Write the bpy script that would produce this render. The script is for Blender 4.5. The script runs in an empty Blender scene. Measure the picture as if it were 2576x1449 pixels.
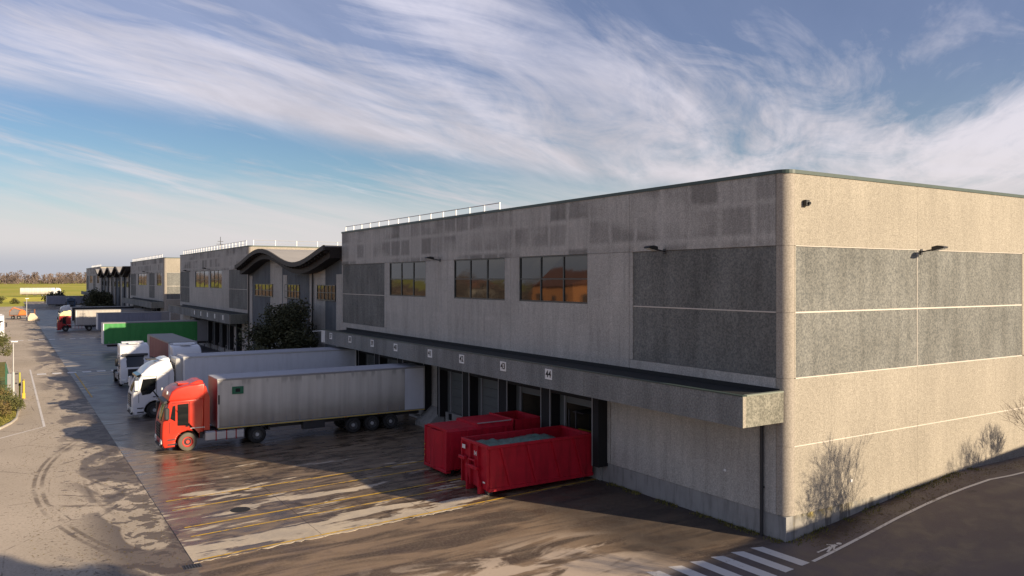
import bpy, bmesh, math, random
from mathutils import Vector, Matrix
R = math.radians
random.seed(7)
SC = bpy.context.scene
COL = SC.collection

# ------------------------------------------------------------------ camera
cam_d = bpy.data.cameras.new("camera"); cam = bpy.data.objects.new("camera", cam_d); COL.objects.link(cam)
YAW = math.atan(1266 / 2004)
cam.location = (-26.688, -21.395, 10.7)
cam.rotation_euler = (R(90), 0, -YAW)
cam_d.sensor_width = 36; cam_d.lens = 2004 / 2576 * 36
cam_d.shift_y = -21.5 / 2576
cam_d.clip_start = 0.1; cam_d.clip_end = 20000
SC.camera = cam
CA, SA = math.cos(YAW), math.sin(YAW)

SC.view_settings.view_transform = 'Standard'
SC.view_settings.look = 'None'
SC.view_settings.gamma = 1
SC.view_settings.exposure = 0.72

SUN_EL, SUN_AZ = R(19.0), R(151.3)
sd = bpy.data.lights.new("sun", 'SUN'); sun = bpy.data.objects.new("sun", sd); COL.objects.link(sun)
sd.energy = 5.0; sd.angle = R(0.5); sd.color = (1.0, 0.82, 0.58)
sdir = Vector((math.sin(SUN_AZ) * math.cos(SUN_EL), math.cos(SUN_AZ) * math.cos(SUN_EL), math.sin(SUN_EL)))
sun.rotation_euler = (-sdir).to_track_quat('-Z', 'Y').to_euler()
sun.location = (60, -110, 60)

# ------------------------------------------------------------------ node helper
class T:
    def __init__(s, tree): s.t = tree; s.L = tree.links
    def n(s, ty, **kw):
        nd = s.t.nodes.new(ty)
        for k, v in kw.items(): setattr(nd, k, v)
        return nd
    def put(s, sock, v):
        if v is None: return
        if hasattr(v, 'is_output') or isinstance(v, bpy.types.NodeSocket): s.L.new(v, sock)
        else:
            if isinstance(v, (tuple, list)) and len(v) == 3 and sock.type == 'RGBA': v = (*v, 1)
            sock.default_value = v
    def m(s, op, a, b=None, c=None, clamp=False):
        nd = s.n('ShaderNodeMath', operation=op, use_clamp=clamp)
        s.put(nd.inputs[0], a); s.put(nd.inputs[1], b); s.put(nd.inputs[2], c)
        return nd.outputs[0]
    def dot(s, a, b):
        nd = s.n('ShaderNodeVectorMath', operation='DOT_PRODUCT'); s.put(nd.inputs[0], a); s.put(nd.inputs[1], b); return nd.outputs['Value']
    def vec(s, x, y, z=0.0):
        nd = s.n('ShaderNodeCombineXYZ'); s.put(nd.inputs[0], x); s.put(nd.inputs[1], y); s.put(nd.inputs[2], z); return nd.outputs[0]
    def sep(s, v):
        nd = s.n('ShaderNodeSeparateXYZ'); s.put(nd.inputs[0], v); return nd.outputs
    def map(s, v, sc=(1, 1, 1), rot=(0, 0, 0), loc=(0, 0, 0)):
        nd = s.n('ShaderNodeMapping'); s.put(nd.inputs['Vector'], v)
        nd.inputs['Scale'].default_value = sc; nd.inputs['Rotation'].default_value = rot; nd.inputs['Location'].default_value = loc
        return nd.outputs[0]
    def noise(s, v, scale=1, detail=4, rough=.5, dist=0.0):
        nd = s.n('ShaderNodeTexNoise'); s.put(nd.inputs['Vector'], v)
        nd.inputs['Scale'].default_value = scale; nd.inputs['Detail'].default_value = detail
        nd.inputs['Roughness'].default_value = rough; nd.inputs['Distortion'].default_value = dist
        return nd.outputs[0]
    def step(s, x, lo, hi, a=0.0, b=1.0, smooth=True):
        nd = s.n('ShaderNodeMapRange', interpolation_type='SMOOTHSTEP' if smooth else 'LINEAR')
        s.put(nd.inputs[0], x); s.put(nd.inputs[1], lo); s.put(nd.inputs[2], hi); s.put(nd.inputs[3], a); s.put(nd.inputs[4], b)
        return nd.outputs[0]
    def mix(s, f, a, b, mode='MIX'):
        nd = s.n('ShaderNodeMix', data_type='RGBA', blend_type=mode)
        s.put(nd.inputs[0], f); s.put(nd.inputs[6], a); s.put(nd.inputs[7], b)
        return nd.outputs[2]
    def bump(s, h, strength=.3, dist=.02):
        nd = s.n('ShaderNodeBump'); s.put(nd.inputs['Height'], h)
        nd.inputs['Strength'].default_value = strength; nd.inputs['Distance'].default_value = dist
        return nd.outputs[0]

# ------------------------------------------------------------------ world: sky with cirrus
W = bpy.data.worlds.new("World"); SC.world = W; W.use_nodes = True
W.node_tree.nodes.clear(); t = T(W.node_tree)
sky = t.n('ShaderNodeTexSky'); sky.sky_type = 'NISHITA'; sky.sun_disc = False
sky.sun_elevation = SUN_EL; sky.sun_rotation = SUN_AZ; sky.altitude = 100; sky.air_density = 1.0; sky.dust_density = 0.6; sky.ozone_density = 2.2
d = t.n('ShaderNodeTexCoord').outputs['Generated']
Rr = t.dot(d, (CA, -SA, 0)); Ff = t.dot(d, (SA, CA, 0)); zz = t.sep(d)[2]
az = t.m('ARCTAN2', Rr, Ff); el = t.m('ARCSINE', zz)
zc = t.m('ADD', t.m('MAXIMUM', zz, 0.0), 0.07)
px = t.m('DIVIDE', Rr, zc); py = t.m('DIVIDE', Ff, zc)
A0 = 0.33
u = t.m('ADD', t.m('MULTIPLY', px, math.sin(A0)), t.m('MULTIPLY', py, math.cos(A0)))
v = t.m('SUBTRACT', t.m('MULTIPLY', px, math.cos(A0)), t.m('MULTIPLY', py, math.sin(A0)))
warp = t.noise(t.vec(t.m('MULTIPLY', u, .16), t.m('MULTIPLY', v, .22), 3.1), 1, 2, .5)
v2 = t.m('ADD', v, t.m('MULTIPLY', t.m('SUBTRACT', warp, .5), 1.7))
n1 = t.noise(t.vec(t.m('MULTIPLY', u, .13), t.m('MULTIPLY', v2, .42), 0), 1, 4, .55, .2)
n2 = t.noise(t.vec(t.m('MULTIPLY', u, .34), t.m('MULTIPLY', v2, 1.5), 7), 1, 6, .62, .5)
n3 = t.noise(t.vec(t.m('MULTIPLY', u, 1.2), t.m('MULTIPLY', v2, 3.0), 2), 1, 6, .66, .9)
edge = t.m('SUBTRACT', .195, t.m('MULTIPLY', t.step(az, -.50, .40, smooth=False), .120))
edge = t.m('ADD', edge, t.m('MULTIPLY', t.m('SUBTRACT', t.noise(t.vec(t.m('MULTIPLY', az, 2.5), 0.0, 5), 1.5, 3), .5), .03))
edge = t.m('ADD', edge, t.m('MULTIPLY', t.m('SUBTRACT', n3, .5), .03))
ab = t.m('SUBTRACT', el, edge)
sheet = t.step(ab, -.010, .030)
hole = t.m('MULTIPLY', t.step(el, .235, .34), t.step(az, -.15, .10))
hole2 = t.m('MULTIPLY', t.step(el, .25, .40), t.step(az, -.05, -.35))
ss = t.m('ADD', el, t.m('MULTIPLY', az, .19))
wv = t.m('MULTIPLY', t.m('SUBTRACT', t.noise(t.vec(t.m('MULTIPLY', az, 2.0), t.m('MULTIPLY', el, 5.0), 9), 1, 3, .5), .5), .07)
ss = t.m('ADD', ss, wv)
b1 = t.noise(t.vec(t.m('MULTIPLY', az, 1.1), t.m('MULTIPLY', ss, 11), 1.3), 1, 3, .55, .15)
b2 = t.noise(t.vec(t.m('MULTIPLY', az, 3.2), t.m('MULTIPLY', ss, 40), 5.7), 1, 6, .62, .3)
left = t.m('ADD', t.m('MULTIPLY', b1, .56), t.m('ADD', t.m('MULTIPLY', b2, .36), t.m('MULTIPLY', n3, .14)))
right = t.m('ADD', t.m('MULTIPLY', n1, .40), t.m('ADD', t.m('MULTIPLY', n2, .40), t.m('MULTIPLY', n3, .36)))
wr = t.step(az, -.20, .25)
dens = t.m('ADD', t.m('MULTIPLY', right, wr), t.m('MULTIPLY', left, t.m('SUBTRACT', 1.0, wr)))
dens = t.m('SUBTRACT', dens, t.m('ADD', t.m('MULTIPLY', hole, .095), t.m('MULTIPLY', hole2, .07)))
band = t.m('MULTIPLY', t.step(t.m('ABSOLUTE', t.m('SUBTRACT', ab, .05)), .10, .02), .06)
dens = t.m('ADD', dens, band)
cov = t.m('MULTIPLY', t.step(dens, .435, .70), sheet)
veil = t.m('MULTIPLY', sheet, t.step(az, .2, -.45, .16, .34))
cov = t.m('MAXIMUM', cov, veil)
wisp = t.m('MULTIPLY', t.step(t.noise(t.vec(t.m('MULTIPLY', az, 2.6), t.m('MULTIPLY', t.m('ADD', el, t.m('MULTIPLY', az, .20)), 22), 4), 1.6, 6, .62, .4), .48, .74), .8)
low = t.m('SUBTRACT', 1.0, sheet)
cov = t.m('MAXIMUM', cov, t.m('MULTIPLY', wisp, low))
skc = t.mix(1.0, sky.outputs[0], (.47, .49, .62), 'MULTIPLY')
skc = t.mix(t.step(el, .30, .10), skc, t.mix(1.0, sky.outputs[0], (.53, .58, .61), 'MULTIPLY'))
shade = t.m('ADD', .74, t.m('MULTIPLY', t.step(n2, .32, .7), .30))
cc = t.mix(t.step(el, .05, .36), (5.0, 4.65, 4.85), (4.25, 4.2, 4.95))
cc = t.mix(1.0, cc, t.vec(shade, shade, shade), 'MULTIPLY')
c = t.mix(t.m('MULTIPLY', cov, .93), skc, cc)
hz = t.step(t.m('ADD', el, t.m('ADD', t.m('MULTIPLY', t.m('SUBTRACT', n1, .5), .03), t.m('MULTIPLY', t.m('SUBTRACT', b2, .5), .10))), .15, .045)
c = t.mix(t.m('MULTIPLY', hz, .88), c, (4.5, 4.2, 4.25))
hb = t.m('MULTIPLY', t.step(el, .045, .012), t.step(az, .1, -.45))
c = t.mix(t.m('MULTIPLY', hb, .8), c, (2.8, 2.95, 3.4))
bg = t.n('ShaderNodeBackground'); t.put(bg.inputs[0], c); bg.inputs[1].default_value = 0.1
wo = t.n('ShaderNodeOutputWorld'); t.L.new(bg.outputs[0], wo.inputs[0])

# ------------------------------------------------------------------ materials
MATS = {}
def newmat(name):
    m = bpy.data.materials.new(name); m.use_nodes = True
    tr = m.node_tree; b = tr.nodes['Principled BSDF']
    MATS[name] = m
    return m, T(tr), b
def pm(name, col, rough=.6, metal=0.0, var=.14, scale=2.5, bump=0.0, spec=None, streak=0.0, speck=0.0, specs=18, coat=0.0):
    m, t, b = newmat(name)
    P = t.n('ShaderNodeTexCoord').outputs['Object']
    n = t.noise(P, scale, 4, .6)
    k = t.m('ADD', 1 - var, t.m('MULTIPLY', n, 2 * var))
    if streak:
        s = t.noise(t.map(P, (2.5, 2.5, .35)), 1.5, 4, .6)
        k = t.m('MULTIPLY', k, t.m('SUBTRACT', 1.0, t.m('MULTIPLY', t.step(s, .45, .75), streak)))
    if speck:
        s = t.noise(P, specs, 2, .5)
        k = t.m('MULTIPLY', k, t.step(s, .35, .65, 1 - speck, 1 + speck))
    t.put(b.inputs['Base Color'], t.mix(1.0, col, t.vec(k, k, k), 'MULTIPLY'))
    t.put(b.inputs['Roughness'], t.m('ADD', rough, t.m('MULTIPLY', t.m('SUBTRACT', n, .5), .15)))
    b.inputs['Metallic'].default_value = metal
    if coat: b.inputs['Coat Weight'].default_value = coat
    if spec is not None: b.inputs['Specular IOR Level'].default_value = spec
    if bump: t.put(b.inputs['Normal'], t.bump(t.noise(P, 22, 3, .6), bump, .02))
    return m
def glassmat(name, col, ior=1.9):
    m, t, b = newmat(name)
    b.inputs['Base Color'].default_value = (*col, 1); b.inputs['Roughness'].default_value = .04
    b.inputs['IOR'].default_value = ior
    P = t.n('ShaderNodeTexCoord').outputs['Object']
    t.put(b.inputs['Normal'], t.bump(t.noise(P, .7, 2, .5), .05, .05))
    return m

# light exposed aggregate wall with weathered rectangles
def wallmat(name, col, dark=.78, axis='A'):
    m, t, b = newmat(name)
    g = t.n('ShaderNodeNewGeometry').outputs['Position']
    x, y, z = t.sep(g)
    h = y if axis == 'A' else x
    sp = t.noise(g, 15, 3, .65)
    sp2 = t.noise(g, 5, 3, .6)
    big = t.noise(t.map(g, (.35, .35, .2)), 1, 4, .6)
    k = t.m('MULTIPLY', t.step(sp, .3, .7, .76, 1.18), t.step(sp2, .3, .7, .92, 1.07))
    k = t.m('MULTIPLY', k, t.step(big, .3, .72, 1.07, .90))
    stv = t.noise(t.vec(t.m('MULTIPLY', h, 2.6), t.m('MULTIPLY', z, .22), 1.0), 1, 4, .6)
    k = t.m('MULTIPLY', k, t.step(stv, .42, .70, 1.03, .86 if axis == 'A' else .96))
    if axis == 'A':
        br = t.n('ShaderNodeTexBrick'); br.offset = 0.0; br.squash = 1.0
        t.put(br.inputs['Vector'], t.vec(t.m('ADD', h, t.m('MULTIPLY', t.noise(g, .5, 1), .5)), t.m('ADD', z, .55), 0.0))
        br.inputs['Color1'].default_value = (1, 1, 1, 1); br.inputs['Color2'].default_value = (0, 0, 0, 1); br.inputs['Mortar'].default_value = (1, 1, 1, 1)
        br.inputs['Scale'].default_value = 1; br.inputs['Mortar Size'].default_value = .26; br.inputs['Mortar Smooth'].default_value = 1.0
        br.inputs['Bias'].default_value = .0; br.inputs['Brick Width'].default_value = 1.9; br.inputs['Row Height'].default_value = 1.45
        bw = t.n('ShaderNodeRGBToBW'); t.L.new(br.outputs[0], bw.inputs[0])
        reg = t.step(t.noise(t.vec(t.m('MULTIPLY', h, .13), t.m('MULTIPLY', z, .4), 2.0), 1, 2, .5), .33, .55)
        up = t.step(z, 12.0, 12.1, .16, 1.0)
        k = t.m('MULTIPLY', k, t.m('SUBTRACT', 1.0, t.m('MULTIPLY', t.m('MULTIPLY', t.m('SUBTRACT', 1.0, bw.outputs[0]), reg), t.m('MULTIPLY', up, 1 - dark))))
    t.put(b.inputs['Base Color'], t.mix(1.0, col, t.vec(k, k, k), 'MULTIPLY'))
    b.inputs['Roughness'].default_value = .92
    b.inputs['Specular IOR Level'].default_value = .2
    t.put(b.inputs['Normal'], t.bump(t.noise(g, 14, 4, .7), .55, .03))
    return m
wallA = wallmat('aggregate_light', (.465, .445, .415), .50)
wallB = wallmat('aggregate_light_plain', (.345, .312, .264), .9, 'B')
def moss():
    m, t, b = newmat('mossy_concrete')
    g = t.n('ShaderNodeNewGeometry').outputs['Position']; x, y, z = t.sep(g)
    n = t.noise(g, 2.0, 4, .6); st = t.noise(t.map(g, (3.2, 3.2, .4)), 1, 4, .6)
    c = t.mix(t.step(n, .35, .65), (.26, .25, .23), (.36, .34, .31))
    mk = t.m('MULTIPLY', t.step(t.m('ADD', z, t.m('MULTIPLY', st, .9)), 1.0, 1.35), t.step(x, 7, 1))
    c = t.mix(t.m('MULTIPLY', mk, t.step(n, .40, .62)), c, (.30, .24, .08))
    dk = t.m('MULTIPLY', t.step(st, .50, .60), .7)
    c = t.mix(dk, c, (.09, .08, .07))
    t.put(b.inputs['Base Color'], c); b.inputs['Roughness'].default_value = .9
    t.put(b.inputs['Normal'], t.bump(n, .4, .03))
    return m
plinthmoss = moss()
def darkpan(name, c0, c1, st=True):
    m, t, b = newmat(name)
    g = t.n('ShaderNodeNewGeometry').outputs['Position']
    x, y, z = t.sep(g)
    sp = t.noise(g, 12, 3, .7)
    f = t.step(sp, .28, .74)
    c = t.mix(f, c0, c1)
    bg_ = t.noise(t.map(g, (.5, .5, .28)), 1, 4, .6)
    k = t.step(bg_, .3, .7, .85, 1.15)
    sv = t.noise(t.vec(t.m('MULTIPLY', t.m('ADD', x, y), 1.3), t.m('MULTIPLY', z, .12), 6.0), 1, 3, .6)
    k = t.m('MULTIPLY', k, t.step(sv, .42, .68, 1.07, .88))
    t.put(b.inputs['Base Color'], t.mix(1.0, c, t.vec(k, k, k), 'MULTIPLY'))
    b.inputs['Roughness'].default_value = .9; b.inputs['Specular IOR Level'].default_value = .2
    t.put(b.inputs['Normal'], t.bump(sp, .5, .03))
    return m
dark = darkpan('aggregate_dark', (.105, .110, .110), (.235, .232, .215))
darkf = darkpan('aggregate_canopy', (.135, .142, .145), (.265, .268, .262))
darke = darkpan('aggregate_canopy_end', (.12, .12, .10), (.30, .285, .24))
bluep = darkpan('painted_blue_grey_panel', (.105, .118, .135), (.14, .152, .165))
joint = pm('joint_sealant', (.62, .56, .50), .8)
plinthm = pm('cast_concrete', (.30, .295, .29), .85, var=.25, scale=1.3, bump=.3, streak=.35)
cornerm = pm('corner_aggregate', (.36, .32, .275), .9, speck=.14, specs=16, bump=.4, var=.08, scale=.8)
coping = pm('dark_green_coping', (.045, .07, .062), .45, var=.1)
copl = pm('grey_green_coping', (.22, .24, .20), .5, var=.1)
frame = pm('window_frame_metal', (.045, .055, .055), .4, var=.1)
glass = glassmat('window_glass', (.020, .019, .018), 1.75)
tglass = glassmat('vehicle_glass', (.008, .010, .011), 1.5)
black = pm('black_rubber', (.010, .010, .012), .8, var=.2)
darkg = pm('dark_steel', (.03, .03, .034), .5, var=.2)
grey = pm('grey_steel', (.26, .26, .27), .45, var=.12)
galv = pm('galvanised_steel', (.50, .50, .50), .4, .3, var=.12)
whitem = pm('white_painted_steel', (.80, .80, .80), .4, var=.05)
doorm = pm('sectional_door', (.11, .12, .12), .6, var=.15)
roofm = pm('roof_membrane', (.34, .32, .30), .85, var=.15, scale=.6)
droof = pm('dark_roof_felt', (.014, .015, .016), .8, var=.3, scale=1.2)
wood = pm('dark_timber', (.016, .010, .008), .7, var=.35, scale=4)
ltwood = pm('roof_edge_timber', (.055, .048, .042), .7, var=.3, scale=4)
warm = pm('warehouse_interior', (.10, .08, .06), .9, var=.4)
yellow = pm('yellow_paint', (.60, .42, .04), .5, var=.15)
orange = pm('orange_paint', (.62, .17, .03), .45, var=.15)
tyre = pm('tyre_rubber', (.022, .021, .020), .85, var=.25, scale=6)
tyred = pm('dusty_tyre_rubber', (.13, .11, .085), .9, var=.2, scale=6)
hub = pm('dull_hub', (.10, .10, .10), .5, .4)
redhub = pm('red_hub', (.50, .05, .035), .5)
redp = pm('red_truck_paint', (.55, .032, .013), .34, var=.06, coat=.15)
redl = pm('dark_red_truck_paint', (.34, .018, .02), .35, var=.1)
whitep = pm('white_truck_paint', (.74, .74, .76), .3, var=.05, coat=.3)
whiter = pm('reefer_white', (.62, .64, .70), .42, var=.05, streak=.08)
skipred = pm('red_container_paint', (.46, .011, .028), .5, var=.28, scale=1.6, streak=.30, bump=.18, spec=.3)
silver = pm('tank_aluminium', (.52, .52, .54), .35, .45, var=.08)
maroonc = pm('maroon_curtain', (.24, .065, .07), .55, var=.15, streak=.15)
greenc = pm('green_curtain', (.045, .27, .065), .5, var=.12, streak=.12)
greyc = pm('blue_grey_curtain', (.22, .23, .29), .5, var=.1, streak=.15)
tanc = pm('beige_curtain', (.42, .39, .36), .55, var=.1, streak=.15)
blackc = pm('black_curtain', (.022, .022, .025), .5, var=.1)
rooft = pm('trailer_roof_tarp', (.40, .40, .44), .55, var=.16, scale=1.5, streak=.1)
roofd = pm('grey_roof_tarp', (.25, .24, .23), .6, var=.12, scale=1.5)
sunlit_top = pm('sunlit_cab_top', (.72, .66, .36), .35, var=.08)  # cream stands for sunlight on the top of a red cab
lens = pm('lamp_lens', (.75, .75, .72), .15, var=.03)
greens = pm('green_sticker', (.01, .13, .07), .5, var=.05)
plastw = pm('teal_plastic_wrap', (.14, .235, .205), .4, var=.5, scale=2.2, bump=.5)
wstick = pm('white_sticker', (.75, .75, .74), .5, var=.05)
blackpaint = pm('black_lettering', (.02, .02, .02), .6)
lampm = pm('lamp_housing', (.02, .02, .022), .45)
brown = pm('rusty_brown_steel', (.20, .08, .04), .75, var=.3, scale=3)
housem = pm('orange_render', (.62, .26, .09), .9, var=.08)
tilem = pm('roof_tile', (.24, .10, .06), .85, var=.25, scale=5)
bark = pm('bark', (.13, .105, .085), .9, var=.3, scale=6)
def dirty_curtain():
    m, t, b = newmat('dirty_white_curtain')
    P = t.n('ShaderNodeTexCoord').outputs['Object']
    x, y, z = t.sep(P)
    n = t.noise(t.map(P, (.5, .5, .8)), 1, 4, .6)
    d = t.step(t.m('ADD', z, t.m('MULTIPLY', n, 1.0)), 3.6, 1.5)
    c = t.mix(t.m('MULTIPLY', d, .85), (.60, .575, .53), (.25, .215, .175))
    st = t.noise(t.map(P, (3.0, 3, .12)), 1, 3, .5)
    k = t.step(st, .35, .7, 1.03, .86)
    top = t.m('MULTIPLY', t.step(z, 3.45, 3.85), t.step(t.noise(t.map(P, (2.2, 1, .5)), 1, 2), .5, .6))
    k = t.m('MULTIPLY', k, t.m('SUBTRACT', 1.0, t.m('MULTIPLY', top, .3)))
    t.put(b.inputs['Base Color'], t.mix(1.0, c, t.vec(k, k, k), 'MULTIPLY'))
    b.inputs['Roughness'].default_value = .6
    return m
dirtyc = dirty_curtain()

def foliage(name, c0, c1, sc=.8):
    m, t, b = newmat(name)
    P = t.n('ShaderNodeNewGeometry').outputs['Position']
    n = t.noise(P, sc, 3, .6); n2 = t.noise(P, sc * 7, 2, .5)
    f = t.m('ADD', t.m('MULTIPLY', n, .6), t.m('MULTIPLY', n2, .4))
    t.put(b.inputs['Base Color'], t.mix(t.step(f, .35, .65), c0, c1))
    b.inputs['Roughness'].default_value = .75; b.inputs['Specular IOR Level'].default_value = .25
    return m
evleaf = foliage('evergreen_leaf', (.028, .033, .016), (.095, .092, .045))
shrubl = foliage('winter_shrub_leaf', (.10, .06, .025), (.17, .14, .05), 1.5)
shrubg = foliage('green_shrub_leaf', (.05, .065, .02), (.13, .12, .045), 1.5)
twig = foliage('bare_twigs', (.10, .075, .06), (.19, .15, .12))
fartree = foliage('far_winter_trees', (.085, .064, .058), (.185, .14, .12), .02)

# ground materials (world position)
def asphalt_west():
    m, t, b = newmat('worn_asphalt')
    g = t.n('ShaderNodeNewGeometry').outputs['Position']
    x, y, z = t.sep(g)
    fine = t.noise(g, 9, 4, .75); mid = t.noise(g, 1.1, 5, .6, .4); big = t.noise(t.map(g, (.12, .07, 1)), 1, 4, .55, .5)
    c = t.mix(t.step(big, .3, .7), (.42, .355, .28), (.53, .45, .36))
    c = t.mix(t.m('MULTIPLY', t.step(fine, .40, .72), .42), c, (.22, .17, .13))
    # damp spots gather near the concrete edge
    e = t.step(x, -25.5, -20.8)
    dm = t.m('ADD', t.m('MULTIPLY', mid, .8), t.m('MULTIPLY', e, .17))
    dmk = t.step(t.m('ADD', dm, t.m('MULTIPLY', t.m('SUBTRACT', fine, .5), .10)), .545, .575)
    c = t.mix(t.m('MULTIPLY', dmk, .80), c, (.085, .065, .052))
    bg2 = t.noise(t.map(g, (.30, .11, 1)), 1, 3, .5, .8)
    pud = t.m('MULTIPLY', t.step(bg2, .50, .54), t.step(x, -24.8, -22.6))
    lit_ = t.m('MULTIPLY', t.step(t.noise(g, 4.5, 4, .7), .57, .63), t.step(t.noise(g, .35, 3, .6), .42, .58))
    c = t.mix(t.m('MULTIPLY', lit_, .75), c, (.13, .095, .075))
    c = t.mix(t.m('MULTIPLY', pud, .78), c, (.075, .058, .052))
    # tyre arcs
    rad = t.m('SQRT', t.m('ADD', t.m('POWER', t.m('ADD', x, -9.0), 2), t.m('POWER', t.m('ADD', y, -25.5), 2)))
    arc = None
    for r0 in (34.6, 34.25, 32.3, 31.95):
        a = t.step(t.m('ABSOLUTE', t.m('SUBTRACT', rad, r0)), .14, .05)
        arc = a if arc is None else t.m('MAXIMUM', arc, a)
    arc = t.m('MULTIPLY', t.m('MULTIPLY', arc, t.step(t.noise(g, .5, 3, .7), .34, .6)), t.step(x, -22.0, -24.0))
    c = t.mix(t.m('MULTIPLY', arc, .75), c, (.12, .095, .08))
    # cracks
    vo = t.n('ShaderNodeTexVoronoi', feature='DISTANCE_TO_EDGE'); t.put(vo.inputs['Vector'], t.map(g, (.23, .16, 1))); vo.inputs['Scale'].default_value = 1
    cr = t.m('MULTIPLY', t.step(vo.outputs['Distance'], .010, .003), t.step(mid, .4, .6))
    c = t.mix(t.m('MULTIPLY', cr, .7), c, (.10, .08, .07))
    t.put(b.inputs['Base Color'], c)
    wet = t.m('MAXIMUM', dmk, pud)
    t.put(b.inputs['Roughness'], t.m('SUBTRACT', .9, t.m('MULTIPLY', wet, .35)))
    b.inputs['Specular IOR Level'].default_value = .2
    t.put(b.inputs['Normal'], t.bump(fine, .45, .02))
    return m
def asphalt_south():
    m, t, b = newmat('dark_asphalt')
    g = t.n('ShaderNodeNewGeometry').outputs['Position']
    x, y, z = t.sep(g)
    fine = t.noise(g, 9, 4, .75); mid = t.noise(g, .9, 5, .6, .4)
    st = t.noise(t.map(g, (.16, .9, 1), (0, 0, R(-5))), 1, 5, .6, .6)
    c = t.mix(t.step(st, .40, .62), (.070, .046, .032), (.24, .165, .105))
    c = t.mix(t.m('MULTIPLY', t.step(fine, .4, .7), .3), c, (.30, .24, .18))
    pt = t.noise(t.map(g, (.22, .5, 1)), 1, 5, .6, .9)
    dry = t.m('MULTIPLY', t.step(pt, .47, .56), t.m('MULTIPLY', t.step(y, 7.0, 4.0), t.step(x, -4.5, -7.0)))
    c = t.mix(t.m('MULTIPLY', dry, .85), c, (.54, .43, .33))
    road = t.m('MAXIMUM', t.step(t.m('ADD', y, t.m('MULTIPLY', t.m('ADD', x, 1.0), -.1)), .8, -.4), t.step(x, -1.5, .5))
    road = t.m('MULTIPLY', road, t.step(x, -8.0, -5.5))
    rc = t.mix(t.step(mid, .35, .65), (.105, .083, .080), (.140, .110, .102))
    c = t.mix(road, c, rc)
    side = t.m('MULTIPLY', t.step(x, .5, 2.0), t.step(t.m('SUBTRACT', y, t.m('MULTIPLY', x, .12)), -1.6, -1.0))
    c = t.mix(t.m('MULTIPLY', side, t.step(mid, .3, .6, .3, .9)), c, (.055, .035, .028))
    bs = t.step(t.m('ADD', t.m('SUBTRACT', x, -12.0), t.m('MULTIPLY', t.m('SUBTRACT', y, 5.5), 1.2)), 0, 0.0001)
    oil = t.step(t.noise(t.map(g, (.30, .45, 1), loc=(3, 2, 0)), 1, 4, .6, .5), .60, .68)
    c = t.mix(t.m('MULTIPLY', oil, .6), c, (.045, .035, .03))
    damp_shade = t.m('MULTIPLY', t.step(t.m('ADD', x, t.m('MULTIPLY', t.m('SUBTRACT', st, .5), 7.0)), -7.0, -4.2), t.step(y, .6, 2.0))  # damp asphalt by the wall, darkened further to deepen the shade there
    c = t.mix(t.m('MULTIPLY', damp_shade, .72), c, (.038, .030, .026))
    t.put(b.inputs['Base Color'], c)
    t.put(b.inputs['Roughness'], t.step(mid, .35, .65, .55, .85))
    t.put(b.inputs['Normal'], t.bump(fine, .4, .02))
    return m
def concrete_yard():
    m, t, b = newmat('wet_yard_concrete')
    g = t.n('ShaderNodeNewGeometry').outputs['Position']
    x, y, z = t.sep(g)
    fine = t.noise(g, 8, 4, .75); mid = t.noise(g, .7, 5, .62, .5)
    yy = t.m('SUBTRACT', y, t.m('MULTIPLY', x, .08))
    st = t.noise(t.vec(t.m('MULTIPLY', x, .20), t.m('MULTIPLY', yy, .62), 0.0), 1, 7, .58, .35)
    st2 = t.noise(t.vec(t.m('MULTIPLY', x, .5), t.m('MULTIPLY', yy, 2.2), 4.0), 1, 4, .6, .6)
    bias = t.m('SUBTRACT', t.m('MULTIPLY', t.step(yy, 15.8, 13.2), t.m('MULTIPLY', t.step(x, -6.0, -11.0), .10)), t.m('MULTIPLY', t.step(y, 22, 27), .05))
    bias = t.m('ADD', bias, t.m('MULTIPLY', t.step(y, 24, 20), .035))
    bias = t.m('SUBTRACT', bias, t.m('MULTIPLY', t.step(x, -12, -8), .05))
    bias = t.m('ADD', bias, t.m('MULTIPLY', t.step(y, 55, 75), .07))
    dr = t.m('ADD', t.m('ADD', t.m('MULTIPLY', st, .72), t.m('MULTIPLY', st2, .28)), bias)
    dry = t.step(dr, .565, .60)
    wetc = t.mix(t.step(st2, .35, .65), (.080, .056, .038), (.235, .17, .112))
    wetc = t.mix(t.step(mid, .52, .66), wetc, (.055, .038, .028))
    dryc = t.mix(t.step(mid, .35, .65), (.55, .46, .345), (.42, .36, .29))
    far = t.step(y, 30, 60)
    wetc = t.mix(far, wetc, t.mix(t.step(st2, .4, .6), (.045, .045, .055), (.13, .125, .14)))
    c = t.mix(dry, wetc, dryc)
    c = t.mix(t.m('MULTIPLY', t.step(fine, .45, .75), .22), c, (.09, .07, .06))
    oil = t.m('MULTIPLY', t.step(t.noise(t.map(g, (.35, .6, 1), loc=(9, 1, 0)), 1, 3, .5, .4), .66, .72), .7)
    c = t.mix(oil, c, (.06, .045, .04))
    t.put(b.inputs['Base Color'], c)
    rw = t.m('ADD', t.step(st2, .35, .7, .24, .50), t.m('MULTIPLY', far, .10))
    t.put(b.inputs['Roughness'], t.m('ADD', rw, t.m('MULTIPLY', dry, t.m('SUBTRACT', .78, rw))))
    b.inputs['Specular IOR Level'].default_value = .42
    t.put(b.inputs['Normal'], t.bump(t.m('ADD', t.m('MULTIPLY', fine, .4), mid), .10, .03))
    return m
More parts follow.
